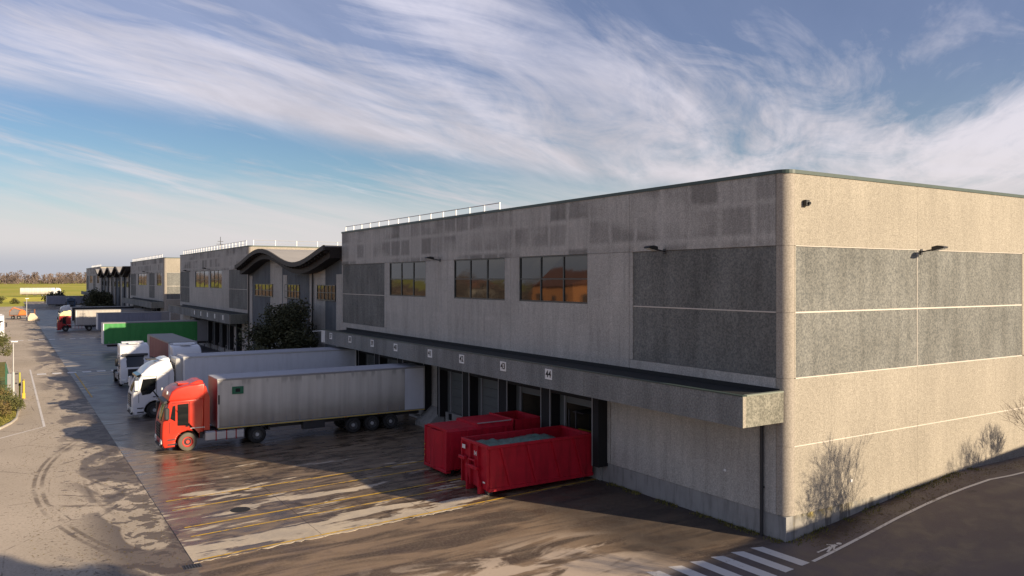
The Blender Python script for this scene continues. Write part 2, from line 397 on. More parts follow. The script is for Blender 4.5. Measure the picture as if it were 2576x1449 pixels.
def fieldmat():
    m, t, b = newmat('field_grass')
    g = t.n('ShaderNodeNewGeometry').outputs['Position']
    n = t.noise(t.map(g, (.012, .004, 1)), 1, 5, .6); n2 = t.noise(g, .15, 4, .7)
    c = t.mix(t.step(n, .35, .65), (.33, .34, .05), (.45, .40, .08))
    c = t.mix(t.m('MULTIPLY', t.step(n2, .4, .7), .3), c, (.30, .24, .08))
    gx, gy, gz_ = t.sep(g)
    soil = t.m('MULTIPLY', t.step(gx, -40, -44), t.step(gy, 760, 700))
    c = t.mix(soil, c, t.mix(t.step(t.noise(t.map(g, (.05, .25, 1)), 1, 4, .6), .35, .65), (.12, .075, .045), (.34, .23, .14)))
    t.put(b.inputs['Base Color'], c); b.inputs['Roughness'].default_value = .95; b.inputs['Specular IOR Level'].default_value = .1
    return m
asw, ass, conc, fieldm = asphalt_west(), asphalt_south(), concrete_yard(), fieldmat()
def linemat(name, col, under, wear=(.5, .62)):
    m, t, b = newmat(name)
    g = t.n('ShaderNodeNewGeometry').outputs['Position']
    n = t.m('ADD', t.noise(g, 3.2, 5, .75), t.m('MULTIPLY', t.m('SUBTRACT', t.noise(g, .35, 2, .5), .5), .35))
    t.put(b.inputs['Base Color'], t.mix(t.step(n, wear[0], wear[1]), col, under)); b.inputs['Roughness'].default_value = .7
    return m
wline = linemat('white_road_paint', (.66, .62, .58), (.30, .26, .22), (.56, .74))
wline2 = linemat('fresh_white_road_paint', (.70, .68, .66), (.34, .31, .28), (.66, .9))
yline = linemat('yellow_road_paint', (.62, .38, .04), (.27, .19, .115), (.44, .66))
grassm = foliage('verge_grass', (.10, .11, .02), (.24, .20, .05), 2.5)
kerbm = pm('kerb_stone', (.45, .41, .36), .85, var=.15)

# ------------------------------------------------------------------ mesh helpers
class MB:
    def __init__(s): s.v = []; s.f = []
    def add(s, vs, fs):
        o = len(s.v); s.v += [tuple(p) for p in vs]; s.f += [tuple(i + o for i in f) for f in fs]; return s
    def box(s, x0, x1, y0, y1, z0, z1):
        if x0 > x1: x0, x1 = x1, x0
        if y0 > y1: y0, y1 = y1, y0
        if z0 > z1: z0, z1 = z1, z0
        return s.add([(x0,y0,z0),(x1,y0,z0),(x1,y1,z0),(x0,y1,z0),(x0,y0,z1),(x1,y0,z1),(x1,y1,z1),(x0,y1,z1)],
                     [(0,3,2,1),(4,5,6,7),(0,1,5,4),(1,2,6,5),(2,3,7,6),(3,0,4,7)])
    def prism(s, pts, axis, a, b):
        # pts 2D polygon in the plane normal to axis; extruded from a to b
        def P(p, c): return {'x': (c, p[0], p[1]), 'y': (p[0], c, p[1]), 'z': (p[0], p[1], c)}[axis]
        n = len(pts)
        return s.add([P(p, a) for p in pts] + [P(p, b) for p in pts],
                     [tuple(range(n))[::-1], tuple(range(n, 2 * n))] + [(i, (i + 1) % n, n + (i + 1) % n, n + i) for i in range(n)])
    def cyl(s, p0, p1, r0, r1=None, n=10, cap=True):
        p0, p1 = Vector(p0), Vector(p1); r1 = r0 if r1 is None else r1
        d = (p1 - p0); 
        if d.length < 1e-6: return s
        d.normalize(); a = d.orthogonal().normalized(); b = d.cross(a)
        vs = []
        for p, r in ((p0, r0), (p1, r1)):
            for i in range(n):
                th = 2 * math.pi * i / n
                vs.append(p + (a * math.cos(th) + b * math.sin(th)) * r)
        fs = [(i, (i + 1) % n, n + (i + 1) % n, n + i) for i in range(n)]
        if cap: fs += [tuple(range(n))[::-1], tuple(range(n, 2 * n))]
        return s.add(vs, fs)
    def quad(s, *p): return s.add(p, [tuple(range(len(p)))])
    def build(s, name, mat, parent=None, smooth=False, bev=0.0, loc=None):
        me = bpy.data.meshes.new(name); me.from_pydata(s.v, [], s.f); me.update()
        bm = bmesh.new(); bm.from_mesh(me); bmesh.ops.recalc_face_normals(bm, faces=bm.faces)
        if bev: bmesh.ops.bevel(bm, geom=list(bm.edges), offset=bev, segments=1, affect='EDGES', clamp_overlap=True)
        bm.to_mesh(me); bm.free()
        if smooth:
            me.shade_smooth(); me.set_sharp_from_angle(angle=R(40))
        me.materials.append(mat)
        o = bpy.data.objects.new(name, me); COL.objects.link(o)
        if parent: o.parent = parent
        if loc: o.location = loc
        return o
def tag(o, label=None, cat=None, group=None, kind=None):
    if label: o['label'] = label
    if cat: o['category'] = cat
    if group: o['group'] = group
    if kind: o['kind'] = kind
    return o
def thing(name, label, cat, loc=(0, 0, 0), rz=0, group=None, scale=1):
    o = bpy.data.objects.new(name, None); COL.objects.link(o); o.location = loc; o.rotation_euler = (0, 0, rz); o.scale = (scale,) * 3
    o.empty_display_size = .3
    return tag(o, label, cat, group)
def copy_tree(o, parent=None):
    c = o.copy(); COL.objects.link(c); c.parent = parent
    for ch in [k for k in KIDS.get(o, [])] or o.children: copy_tree(ch, c)
    return c
KIDS = {}
def inst(src, name, parent, loc=(0, 0, 0), rz=0):
    o = bpy.data.objects.new(name, src.data); COL.objects.link(o); o.parent = parent; o.location = loc; o.rotation_euler = (0, 0, rz)
    return o

# ------------------------------------------------------------------ ground
def gsheet(name, pts, z, mat):
    o = MB().quad(*[(p[0], p[1], z) for p in pts]).build(name, mat); tag(o, kind='structure'); return o
# terrain with a low bank behind the site
mb = MB(); xs = [-7000, -400, -120, -60, -30, -10, 30, 90, 200, 800, 7000]; ys = [-3000, -300, -60, 60, 200, 320, 345, 400, 430, 445, 470, 700, 1200, 2500, 9000]
def tz(x, y): return -.03 if y < 432 else (2.0 if y >= 445 else 1.0)
for y in ys:
    for x in xs: mb.v.append((x, y, tz(x, y)))
nx = len(xs)
for j in range(len(ys) - 1):
    for i in range(nx - 1): mb.f.append((j*nx+i, j*nx+i+1, (j+1)*nx+i+1, (j+1)*nx+i))
tag(mb.build('ground', fieldm), kind='structure')
gsheet('access_road', [(-40, -60), (-20.8, -60), (-20.8, 352), (-40, 345)], -.004, asw)
def zr(x): return min(max(0, .105 * (x - .3)), 1.27)
rm = MB(); rx = [-20.8, -10, 0, .3, 3, 6, 9, 12.394, 20, 40, 90]
for x in rx: rm.v += [(x, -60, zr(x) - .004), (x, -8, zr(x) - .004), (x, .2, zr(x) - .004)]
for i in range(len(rx) - 1): rm.f += [(3*i, 3*i+3, 3*i+4, 3*i+1), (3*i+1, 3*i+4, 3*i+5, 3*i+2)]
rm.add([(-20.8, .2, -.004), (0, .2, -.004), (.3, .2, -.004), (.3, 12.14, -.004), (0, 12.12, -.004), (-20.8, 10.45, -.004)], [(0, 1, 2, 3, 4, 5)])
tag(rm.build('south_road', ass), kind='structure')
gsheet('site_ground', [(-20.8, 76.5), (90, 80), (90, 430), (-20.8, 430)], -.006, asw)
gsheet('site_ground', [(0, 12.2), (90, 12.2), (90, 80), (0, 80)], -.008, asw)
# yard: individual concrete slabs near, one sheet beyond
def sh(x, y): return y + .08 * (x + 20.8)
yard = thing('concrete_yard', None, None); yard['kind'] = 'structure'
gsheet('yard_joint_bed', [(-20.8, 10.4), (.4, 12.0), (.4, 75), (-20.8, 73.6)], -.002, darkg).parent = yard
XE = [-20.8, -15.6, -10.4, -5.2, .35]
for r_ in range(13):
    y0 = 10.42 + r_ * 4.8
    for k in range(4):
        a, b = XE[k] + .011, XE[k + 1] - .011
        q = [(a, sh(a, y0 + .02)), (b, sh(b, y0 + .02)), (b, sh(b, y0 + 4.78)), (a, sh(a, y0 + 4.78))]
        if r_ == 0:
            m_ = 26; q = [(a + (b - a) * i / m_, sh(a + (b - a) * i / m_, y0) + random.uniform(-.10, .09)) for i in range(m_ + 1)] + q[2:]
        MB().prism(q, 'z', -.02, .012 + random.uniform(-.002, .002)).build('slab', conc, yard)
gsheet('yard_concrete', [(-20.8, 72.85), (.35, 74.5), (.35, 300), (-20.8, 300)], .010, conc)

def ribbon(name, pts, w, mat, z=.022, parent=None):
    mb = MB(); vs = []
    for i, p in enumerate(pts):
        a = Vector(pts[max(i - 1, 0)]); b = Vector(pts[min(i + 1, len(pts) - 1)]); d = (b - a).normalized(); n = Vector((-d.y, d.x)) * w / 2
        vs += [(p[0] + n.x, p[1] + n.y, z), (p[0] - n.x, p[1] - n.y, z)]
    mb.add(vs, [(2*i, 2*i+1, 2*i+3, 2*i+2) for i in range(len(pts) - 1)])
    o = mb.build(name, mat, parent)
    if parent is None: tag(o, kind='structure')
    return o
for y0, xa, xb in ((10.62, -20.6, .0), (13.65, -20.3, -.5), (15.05, -20.3, -.5), (18.1, -20.3, -.5), (19.85, -20.3, -.5)):
    ribbon('bay_line', [(xa, sh(xa, y0)), (xb, sh(xb, y0))], .13, yline)
ribbon('edge_line', [(-27.9, 41.6), (-27.2, 42.35), (-24.5, 45.75), (-24.55, 89)], .16, wline, .004)
ribbon('footway_line', [(-.9, -1.95), (.3, -1.74), (2.4, -1.64), (5.4, -1.46), (7.6, -1.4), (9.2, -1.42), (10.6, -1.5), (12.39, -1.68), (14, -1.82), (16, -1.86), (30, -1.9)], .15, wline, .006)
fl = bpy.data.objects['footway_line']
for v_ in fl.data.vertices: v_.co.z = zr(v_.co.x) + .008
zb = thing('pedestrian_crossing', None, None); zb['kind'] = 'structure'
for i in range(8):
    x = -1.38 - 1.06 * i; y1 = .38 + .05 * i; y0 = -2.02 - .12 * i
    MB().quad((x - .27, y0, .004), (x + .27, y0 + .05, .004), (x + .20, y1 - .18, .004), (x - .32, y1, .004)).build('stripe', wline, zb)
# walking figure painted on the footway
fig = MB()
def bar(mb, a, b, w, z=.004):
    a = Vector(a); b = Vector(b); d = (b - a).normalized(); n = Vector((-d.y, d.x)) * w / 2
    mb.quad((a.x+n.x, a.y+n.y, z), (a.x-n.x, a.y-n.y, z), (b.x-n.x, b.y-n.y, z), (b.x+n.x, b.y+n.y, z))
bar(fig, (.1, -1.40), (.95, -1.40), .09); bar(fig, (.80, -1.40), (1.25, -1.42), .17, .0045)
bar(fig, (.85, -1.46), (.42, -1.62), .10, .005); bar(fig, (1.15, -1.42), (.80, -1.62), .07, .005); bar(fig, (1.2, -1.42), (1.0, -1.15), .07, .005)
fig.add([(1.42 + .11 * math.cos(a), -1.42 + .11 * math.sin(a), .004) for a in [i * math.pi / 4 for i in range(8)]], [tuple(range(8))])
fo = tag(fig.build('footway_symbol', wline), kind='structure')
for v_ in fo.data.vertices: v_.co.z += zr(v_.co.x) + .004
def dashes(name, xs, y, w=.85, l=.5, z=.016):
    o = thing(name, None, None); o['kind'] = 'structure'
    for x in xs: MB().quad((x, y, z), (x + w, y, z), (x + w, y + l, z), (x, y + l, z)).build('dash', wline2, o)
dashes('dashed_line', [-27 + i * 1.6 for i in range(14)], 142, .9, 1.2)
dashes('dashed_line', [-24 + i * 1.5 for i in range(6)], 82.3, .9, 1.3)
ribbon('yard_edge_line', [(-20.3, 82), (-20.3, 60)], .14, yline, .018)

# ------------------------------------------------------------------ buildings
def window(parent, p, axis, a0, a1, z0, z1, cols, rows, off=0.0, gm=None):
    # axis 'A': window in the plane x = p over y a0..a1 ; 'B': plane y = p over x a0..a1
    gm = gm or glass
    fr = MB(); th = .07
    def bx(mb, u0, u1, w0, w1, dz0, dz1):
        if axis == 'A': mb.box(p + w0, p + w1, u0, u1, dz0, dz1)
        else: mb.box(u0, u1, p + w0, p + w1, dz0, dz1)
    bx(fr, a0, a1, -.03, .10, z0 - .04, z0 + th); bx(fr, a0, a1, -.02, .10, z1 - th, z1)
    bx(fr, a0, a0 + th, -.018, .098, z0 + th, z1 - th); bx(fr, a1 - th, a1, -.018, .098, z0 + th, z1 - th)
    W_, H_ = (a1 - a0) / cols, (z1 - z0) / rows
    for i in range(1, cols): bx(fr, a0 + i * W_ - .05, a0 + i * W_ + .05, -.01, .09, z0 + th, z1 - th)
    for j in range(1, rows): bx(fr, a0 + th, a1 - th, -.005, .085, z0 + j * H_ - .035, z0 + j * H_ + .035)
    f = fr.build('window', frame, parent)
    for i in range(cols):
        for j in range(rows):
            tl = random.uniform(-.004, .004)
            g = MB(); bx(g, a0 + i * W_ + .02, a0 + (i + 1) * W_ - .02, .04 + tl, .055 + tl, z0 + j * H_ + .02, z0 + (j + 1) * H_ - .02)
            g.v = [tuple(c_ + (random.uniform(-.0045, .0045) if k_ == (0 if axis == 'A' else 1) else 0) for k_, c_ in enumerate(p_)) for p_ in g.v]
            g.build('pane', gm, f)
    return f

def coursepanels(root, mods, wm, top=15.05, full=True):
    """modules of the yard side (plane x=0): (y0, y1, kind, extra)"""
    for (y0, y1, kind, ex) in mods:
        MB().box(0, .22, y0 + .012, y1 - .012, 12.10, top).build('wall_panel', wm, root)
        if kind == 'dark':
            d0, d1 = ex
            MB().box(.045, .22, d0, d1, 9.37, 12.08).build('dark_panel', dark, root)
            MB().box(.045, .22, d0, d1, 6.66, 9.33).build('dark_panel', dark, root)
            MB().box(.028, .2, d0, d1, 9.325, 9.375).build('joint_strip', joint, root)
            b = MB()
            if d0 - y0 > .05: b.box(0, .22, y0 + .012, d0 - .01, 6.66, 12.08)
            if y1 - d1 > .05: b.box(0, .22, d1 + .01, y1 - .012, 6.66, 12.08)
            b.box(0, .22, y0 + .012, y1 - .012, 5.6, 6.64)
            b.build('wall_panel', wm, root)
        else:
            w0, w1 = ex
            b = MB()
            b.box(0, .22, y0 + .012, y1 - .012, 5.6, 9.36)
            if w0 - y0 > .05: b.box(0, .22, y0 + .012, w0, 9.36, 12.085)
            if y1 - w1 > .05: b.box(0, .22, w1, y1 - .012, 9.36, 12.085)
            b.build('wall_panel', wm, root)
            window(root, .05, 'A', w0, w1, 9.38, 12.08, 3, 2)

def end_wall(root, L, n, wm):
    """south face at local y=0"""
    for k in range(n):
        x0 = .5 + k * 9.75 if k else .5
        x0 = [.5, 9.30, 19.03][k] if k < 3 else 19.03 + 9.6 * (k - 2)
        x1 = [9.30, 19.03][k] if k < 2 else x0 + 9.6
        pad0 = .09 if k in (0,) else .012
        MB().box(x0 + .004, x1 - .004, 0, .22, 12.10, 15.05).build('wall_panel', wm, root)
        if k == 2: 
            MB().box(x0 + .012, x0 + .6, 0, .22, 6.66, 12.08).build('wall_panel', wm, root); a = x0 + .62
        else: a = x0 + pad0
        MB().box(a, x1 - .012, .035, .22, 9.36, 12.07).build('dark_panel', dark, root)
        MB().box(a, x1 - .012, .035, .22, 6.66, 9.32).build('dark_panel', dark, root)
        jb = MB().box(a, x1 - .012, .016, .2, 9.31, 9.37).box(x0 + .012, x1 - .012, .004, .2, 3.825, 3.875).box(a, x1 - .012, .0, .2, 6.615, 6.665).box(a, x1 - .012, .0, .2, 12.07, 12.105)
        if k < 2: jb.box(x1 - .015, x1 + .015 + (.1 if k else 0) * 0, .02, .2, 6.67, 12.06)
        jb.build('joint_strip', joint, root)
        if k == 0: MB().box(x0 + .012, a - .008, 0, .22, 6.66, 12.08).build('wall_panel', wm, root)
        MB().box(x0 + .004, x1 - .004, 0, .22, 3.87, 6.62).build('wall_panel', wm, root)
        MB().box(x0 + .004, x1 - .004, 0, .22, 1.03, 3.83).build('wall_panel', wm, root)

def dock_bay(root, y0, y1, closed=True):
    """shelter between two posts, local coords, wall at x=0.1"""
    for yy in (y0, y1):
        MB().box(-.62, -.55, yy - .035, yy + .035, .85, 4.86).build('shelter_post', grey, root)
    MB().box(-.56, .1, y0 + .04, y1 - .04, 4.25, 4.84).build('shelter_header', black, root)
    dj0, dj1 = y0 + .62, y1 - .62
    MB().box(.02, .14, dj0 - .12, dj0, 1.2, 4.25).box(.02, .14, dj1, dj1 + .12, 1.2, 4.25).box(.02, .14, dj0, dj1, 4.13, 4.25).build('door_frame', grey, root)
    MB().box(.1, .2, y0, dj0 - .12, 1.2, 4.25).build('bay_wall', doorm, root); MB().box(.1, .2, dj1 + .12, y1, 1.2, 4.25).build('bay_wall', doorm, root)
    if closed:
        d = MB()
        for j in range(5): d.box(.12, .17, dj0, dj1, 1.22 + j * .58, 1.22 + j * .58 + .565)
        d.build('dock_door', doorm, root)
    else:
        MB().box(.12, .17, dj0, dj1, 3.72, 4.12).build('dock_door', doorm, root)
        MB().quad((.2, dj0, 1.2), (4, dj0, 1.2), (4, dj1, 1.2), (.2, dj1, 1.2)).quad((4, dj0, 1.2), (4, dj1, 1.2), (4, dj1, 4.2), (4, dj0, 4.2)).quad((.2, dj0, 1.2), (4, dj0, 1.2), (4, dj0, 4.2), (.2, dj0, 4.2)).quad((.2, dj1, 1.2), (4, dj1, 1.2), (4, dj1, 4.2), (.2, dj1, 4.2)).quad((.2, dj0, 4.2), (4, dj0, 4.2), (4, dj1, 4.2), (.2, dj1, 4.2)).build('bay_interior', warm, root)
    MB().box(-.08, .2, y0, y1, .0, 1.18).build('dock_wall', plinthm, root)
    for yy in (y0 + .7, y1 - .95): MB().box(-.2, -.08, yy, yy + .25, .72, 1.14).build('dock_bumper', black, root)

def flap(root, y0, y1): MB().box(-.60, .2, y0 + .04, y1 - .04, .85, 4.84).build('shelter_flap', black, root)

def canopy(root, y0, y1, joints):
    c = MB().box(-2.30, -.02, y0 + .2, y1 - .2, 4.98, 5.55).build('canopy', droof, root)
    js = [y0 + .0] + joints + [y1]
    for a, b in zip(js[:-1], js[1:]):
        MB().box(-2.42, -2.25, a + .012, b - .012, 4.88, 6.10).build('fascia_panel', darkf, c)
    MB().box(-2.40, -2.27, y0 + .02, y1 - .02, 4.9, 6.06).build('fascia_joint', joint, c)
    MB().box(-2.24, -.02, y0, y0 + .15, 4.88, 6.10).build('fascia_panel', darke, c)
    MB().box(-2.25, -2.24, y0 - .004, y0 + .15, 4.88, 6.10).box(-2.42, -2.25, y0 - .006, y0 + .01, 4.88, 6.10).build('end_strip', wallB, c)
    MB().box(-2.44, -2.22, y0 - .01, y1 + .01, 6.10, 6.15).build('coping', coping, c)
    MB().box(-2.20, -.02, y0 - .015, y0 + .18, 6.10, 6.16).build('coping', copl, c)
    MB().add([(-2.24, y0 + .16, 5.93), (-.01, y0 + .16, 6.02), (-.01, y1 - .1, 6.02), (-2.24, y1 - .1, 5.93), (-2.24, y0 + .16, 5.6), (-.01, y0 + .16, 5.6), (-.01, y1 - .1, 5.6), (-2.24, y1 - .1, 5.6)], [(0, 1, 2, 3), (0, 4, 5, 1), (1, 5, 6, 2), (2, 6, 7, 3), (3, 7, 4, 0)]).build('canopy_roof', droof, c)
    MB().box(-.06, -.004, y0 + .16, y1 - .1, 6.02, 6.22).build('flashing', droof, c)
    return c

def guard_rail(label, p0, p1, z, n, group='white guard rails along the roof edges'):
    """white posts with a handrail; posts stand on the roof edge"""
    r = thing('roof_guard_rail', label, 'guard rail', (p0[0], p0[1], z), 0, group)
    dx, dy = p1[0] - p0[0], p1[1] - p0[1]
    first = None
    for i in range(n):
        f = i / (n - 1)
        if first is None:
            m = MB().box(-.035, .035, -.035, .035, 0, 1.0).prism([(-.22, 0), (.22, 0), (.05, .3), (-.05, .3)], 'x', -.03, .03)
            first = m.build('post', whitem, r)
        else: inst(first, 'post', r, (dx * f, dy * f, 0))
    MB().cyl((0, 0, .97), (dx, dy, .97), .03, n=6).build('handrail', galv, r)
    MB().cyl((0, 0, .55), (dx, dy, .55), .02, n=6).build('middle_rail', galv, r)
    return r

def warehouse(name, label, Y0, L, mods, wm, ends=5, docks=None, canp=None, depth=66, H=15.05):
    root = thing(name, label, 'warehouse', (0, Y0, 0))
    coursepanels(root, mods, wm)
    end_wall(root, L, ends, wallB)
    # rounded corner
    pts = [(.5 - .5 * math.cos(a), .5 - .5 * math.sin(a)) for a in [i * math.pi / 2 / 8 for i in range(9)]] + [(.5, .22), (.22, .22), (.22, .5)]
    for z0, z1 in ((1.03, 3.845), (3.855, 6.635), (6.645, 9.34), (9.35, 12.085), (12.095, 15.05)):
        MB().prism(pts, 'z', z0, z1).build('corner_panel', cornerm, root, smooth=True)
    # backing, roof, coping
    bk = MB().box(.16, .9, .17, L - .17, 5.4, 14.8).box(.9, depth, .16, .9, .9, 14.8).box(.16, depth - .2, L - .9, L, 0, 14.95).box(depth - .9, depth, .2, L, 0, 14.95)
    bk.build('backing_wall', joint, root)
    MB().box(.0, .22, L - .0, L + .001, 5, 5.01).build('joint_sealant', joint, root)
    MB().box(.9, depth - .9, .9, L - .9, 14.1, 14.3).build('roof', roofm, root)
    cp = MB().box(-.04, .5, .5, L + .04, H, H + .15).box(.5, depth, -.04, .5, H, H + .15)
    cp.prism([(.5 - .54 * math.cos(a), .5 - .54 * math.sin(a)) for a in [i * math.pi / 2 / 6 for i in range(7)]] + [(.5, .5)], 'z', H, H + .15)
    cp.build('coping', coping, root)
    # plinth, recessed a little
    MB().box(.05, .5, .05, 11.9, 0, 1.01).build('plinth', plinthm, root)
    MB().box(.5, depth, .05, .3, 0, 1.01).build('plinth', plinthmoss, root)
    if docks is not None:
        MB().box(0, .22, .52, 11.15, 1.03, 5.58).build('wall_panel', wm, root)
        MB().box(.16, 5, 11.2, 11.9, 0, 5.5).box(4.2, 5, 11.9, L, 0, 5.5).box(.25, 5, 11.9, L, 4.95, 5.5).build('dock_backing', warm, root)
        posts = docks
        MB().box(0, .22, posts[0][0] - .75, posts[0][0] - .5, 1.03, 5.58).build('wall_panel', wm, root)
        flap(root, posts[0][0] - .55, posts[0][0] + .02)
        prev = None
        for (a, b, cl) in posts:
            if prev is not None and a - prev < 1.5: flap(root, prev, a)
            elif prev is not None:
                flap(root, prev, prev + .35); flap(root, a - .35, a)
                MB().box(-.12, .3, prev + .36, a - .36, 0, 5.5).build('column', wm, root)
                MB().prism([(-.12, 0), (-1.35, 0), (-1.35, .35), (-.12, 1.35)], 'y', prev + .15, a - .15).build('column_footing', plinthm, root)
            dock_bay(root, a, b, cl); prev = b
        MB().box(0, .22, prev + .05, L - .01, 0, 5.58).build('wall_panel', wm, root)
    if canp: canopy(root, *canp)
    return root

# nearest warehouse
mods1 = [(.52, 9.68, 'dark', (.54, 9.41)), (9.68, 21.0, 'win', (13.14, 20.02)), (21.0, 31.0, 'win', (21.72, 28.55)), (31.0, 40.45, 'win', (33.1, 39.85)), (40.45, 51.05, 'dark', (40.93, 50.82))]
docks1 = [(11.95, 15.85, False), (16.75, 20.5, False), (21.5, 25.3, True), (26.2, 29.7, True), (32.2, 35.9, True), (36.9, 40.6, True), (41.6, 45.3, True), (46.2, 49.8, True)]
w1 = warehouse('warehouse', 'nearest grey concrete warehouse with rounded sunlit corner and numbered dock canopy', 0, 51.05, mods1, wallA, 5, docks1, (.12, 49.8, [10.3, 20.1, 30.0, 39.9]))
MB().cyl((-.10, 1.17, 0), (-.10, 1.17, 4.9), .075, n=10).box(-.12, 0.02, 1.08, 1.26, 2.0, 2.06).build('downpipe', darkg, w1, smooth=True)
MB().box(-.03, 0, 3.2, 3.32, 2.25, 2.35).build('junction_box', whitem, w1)
MB().box(-.47 + .5, .6, -.03, 0, 3, 3).build('cable_box', whitem, w1) if False else None
MB().box(4.2, 4.32, -.03, 0, 1.9, 2.02).build('junction_box', whitem, w1)
# others further along the yard
mods2 = [(.52, 11.4, 'dark', (.62, 10.95)), (11.4, 24.4, 'win', (15.6, 23.6)), (24.4, 36.5, 'win', (24.9, 35.4)), (36.5, 49.5, 'dark', (40.5, 49.2))]
docksf = lambda n, s: [(s + i * 4.75, s + i * 4.75 + 3.8, i % 3 != 1) for i in range(n)]
w2 = warehouse('warehouse', 'second grey warehouse along the yard, behind the big dark evergreen and wavy roof', 85.85, 49.5, mods2, wallA, 4, docksf(7, 4.2), (.15, 47, [10, 20, 30, 39]))
mods3 = [(.52, 10, 'win', (3, 9)), (10, 21, 'dark', (12, 20)), (21, 40, 'win', (24, 38)), (40, 52.5, 'dark', (42, 52))]
w3 = warehouse('warehouse', 'third grey warehouse along the yard with a bright sunlit end wall', 153.6, 52.5, mods3, wallA, 2, docksf(8, 5), (.15, 48, [12, 24, 36]))
mods4 = [(.52, 14, 'win', (4, 12)), (14, 28, 'dark', (17, 27)), (28, 44, 'win', (30, 42)), (44, 58, 'dark', (47, 57))]
w4 = warehouse('warehouse', 'farthest grey warehouse at the end of the row, beside the green field', 287, 58, mods4, wallA, 2, None, (.2, 50, [15, 30]))

# ---- link buildings with wavy roofs
def link_building(label, Y0, Y1, crest, period, nwin):
    root = thing('wavy_roof_building', label, 'building', (0, Y0, 0))
    L = Y1 - Y0
    def zt(y): return 13.35 + .92 * math.cos(2 * math.pi * (y + Y0 - crest) / period)
    N = 12 * max(1, round(L / period) * 2)
    ysn = [L * i / N for i in range(N + 1)]
    def slab(x0, x1, off0, off1, y0=0, y1=None):
        y1 = L if y1 is None else y1
        mb = MB(); pts = [y0 + (y1 - y0) * i / N for i in range(N + 1)]
        vs = []
        for y in pts:
            vs += [(x0, y, zt(y) + off0), (x0, y, zt(y) + off1), (x1, y, zt(y) + off1), (x1, y, zt(y) + off0)]
        fs = []
        for i in range(N):
            o = 4 * i
            for k in range(4): fs.append((o + k, o + (k + 1) % 4, o + 4 + (k + 1) % 4, o + 4 + k))
        fs += [(0, 1, 2, 3), (4 * N + 3, 4 * N + 2, 4 * N + 1, 4 * N)]
        return mb.add(vs, fs)
    rf = slab(-1.75, 30, -.10, .02, .04, L - .06).build('wavy_roof', roofm, root, smooth=True)
    slab(-1.80, -1.62, -.42, .05, .03, L - .05).build('roof_edge', ltwood, rf, smooth=True)
    slab(-1.62, .05, -.42, -.11, .06, L - .08).build('roof_soffit', wood, rf, smooth=True)
    slab(-1.15, .30, -1.15, -.43, .06, L - .08).build('eaves_beam', wood, rf, smooth=True)
    nb = int(L / .9)
    for i in range(nb):
        y = .4 + i * (L - .8) / (nb - 1); MB().box(-1.6, .2, y - .05, y + .05, zt(y) - .62, zt(y) - .42).build('rafter', wood, rf)
    # wall of upright panels under the wave
    n = max(3, round(L / 4.7)); 
    for i in range(n):
        y0, y1 = L * i / n, L * (i + 1) / n
        light = (i % 3 == 1) or i in (0, n - 1)
        if i in (0, n - 1): continue
        pts = [(y0 + .01, 0), (y1 - .01, 0)] + [(y, zt(y) - 1.1) for y in [y1 - .01 - (y1 - y0 - .02) * k / 6 for k in range(7)]]
        MB().prism(pts, 'x', .12, .3).build('wall_panel', wallA if light else bluep, root)
    for (a, b) in ((0.03, L / n), (L - L / n, L - .03)):
        pts = [(a, 0), (b, 0)] + [(y, zt(y) - 1.1) for y in [b - (b - a) * k / 6 for k in range(7)]]
        MB().prism(pts, 'x', .12, .3).build('wall_panel', bluep, root)
    for yp in (.9, L - .9, L * .5 + 1.2):
        MB().box(.06, .12, yp - .75, yp + .75, 0, 11.2).build('pilaster', wallA, root)
    MB().box(.3, 30, .1, L - .1, 0, 10.9).build('backing_wall', joint, root)
    return root, zt
lk1, zt1 = link_building('blue grey building with wavy dark roof between the two nearest warehouses', 51.1, 85.8, 74.0, 27.0, 3)
for a, b in ((23.6, 31.7), (13.2, 18.6), (1.9, 7.3)):
    window(lk1, .05, 'A', a, b, 8.62, 10.15, 5, 2)
for yp in (.35 + 8.2, 34.55):
    MB().cyl((.0 - .02, yp, 0), (-.02, yp, 12.0), .09, n=8).build('downpipe', darkg, lk1)
lk2, zt2 = link_building('far row of four dark wavy roof crests before the farthest warehouse', 206.2, 286.9, 266.0, 20.5, 8)
for i in range(8): window(lk2, .05, 'A', 4 + i * 9.6, 8.5 + i * 9.6, 8.6, 10.2, 3, 1)
for i in range(8): MB().cyl((-.02, 2.6 + i * 10.2, 0), (-.02, 2.6 + i * 10.2, 12.2), .16, n=6).build('downpipe', darkg, lk2)

guard_rail('white guard rail on the far roof edge of the nearest warehouse', (.35, 22.9), (.35, 50.9), 14.72, 15)
guard_rail('white guard rail on the yard side roof edge of the second warehouse', (.4, 88.5), (.4, 134), 14.95, 24)
guard_rail('white guard rail above the sunlit end wall of the second warehouse', (.8, 86.4), (24, 86.4), 14.95, 9)
guard_rail('white guard rail on the roof edge of the third warehouse', (.4, 158), (.4, 205), 14.95, 24)
guard_rail('short white guard rail on the roof edge of the farthest warehouse', (.4, 289), (.4, 325), 14.95, 16)
hc = thing('roof_access_frame', 'white square access frame standing on the roof of the second warehouse', 'access frame', (14.4, 86.6, 14.9))
for x in (0, 1.5):
    for y in (0, 1.2): MB().box(x - .05, x + .05, y - .05, y + .05, 0, 2.1).build('post', whitem, hc)
for z in (1.1, 2.05): MB().box(-.05, 1.55, -.05, .05, z, z + .09).box(-.05, 1.55, 1.15, 1.25, z, z + .09).box(-.05, .05, .05, 1.15, z, z + .09).box(1.45, 1.55, .05, 1.15, z, z + .09).build('frame_rail', whitem, hc)
am = thing('antenna_mast', 'small dark antenna mast on the roof of the second warehouse', 'antenna', (6, 130, 14.3))
MB().cyl((0, 0, 0), (0, 0, 4.2), .09, .04, n=6).build('mast', darkg, am)
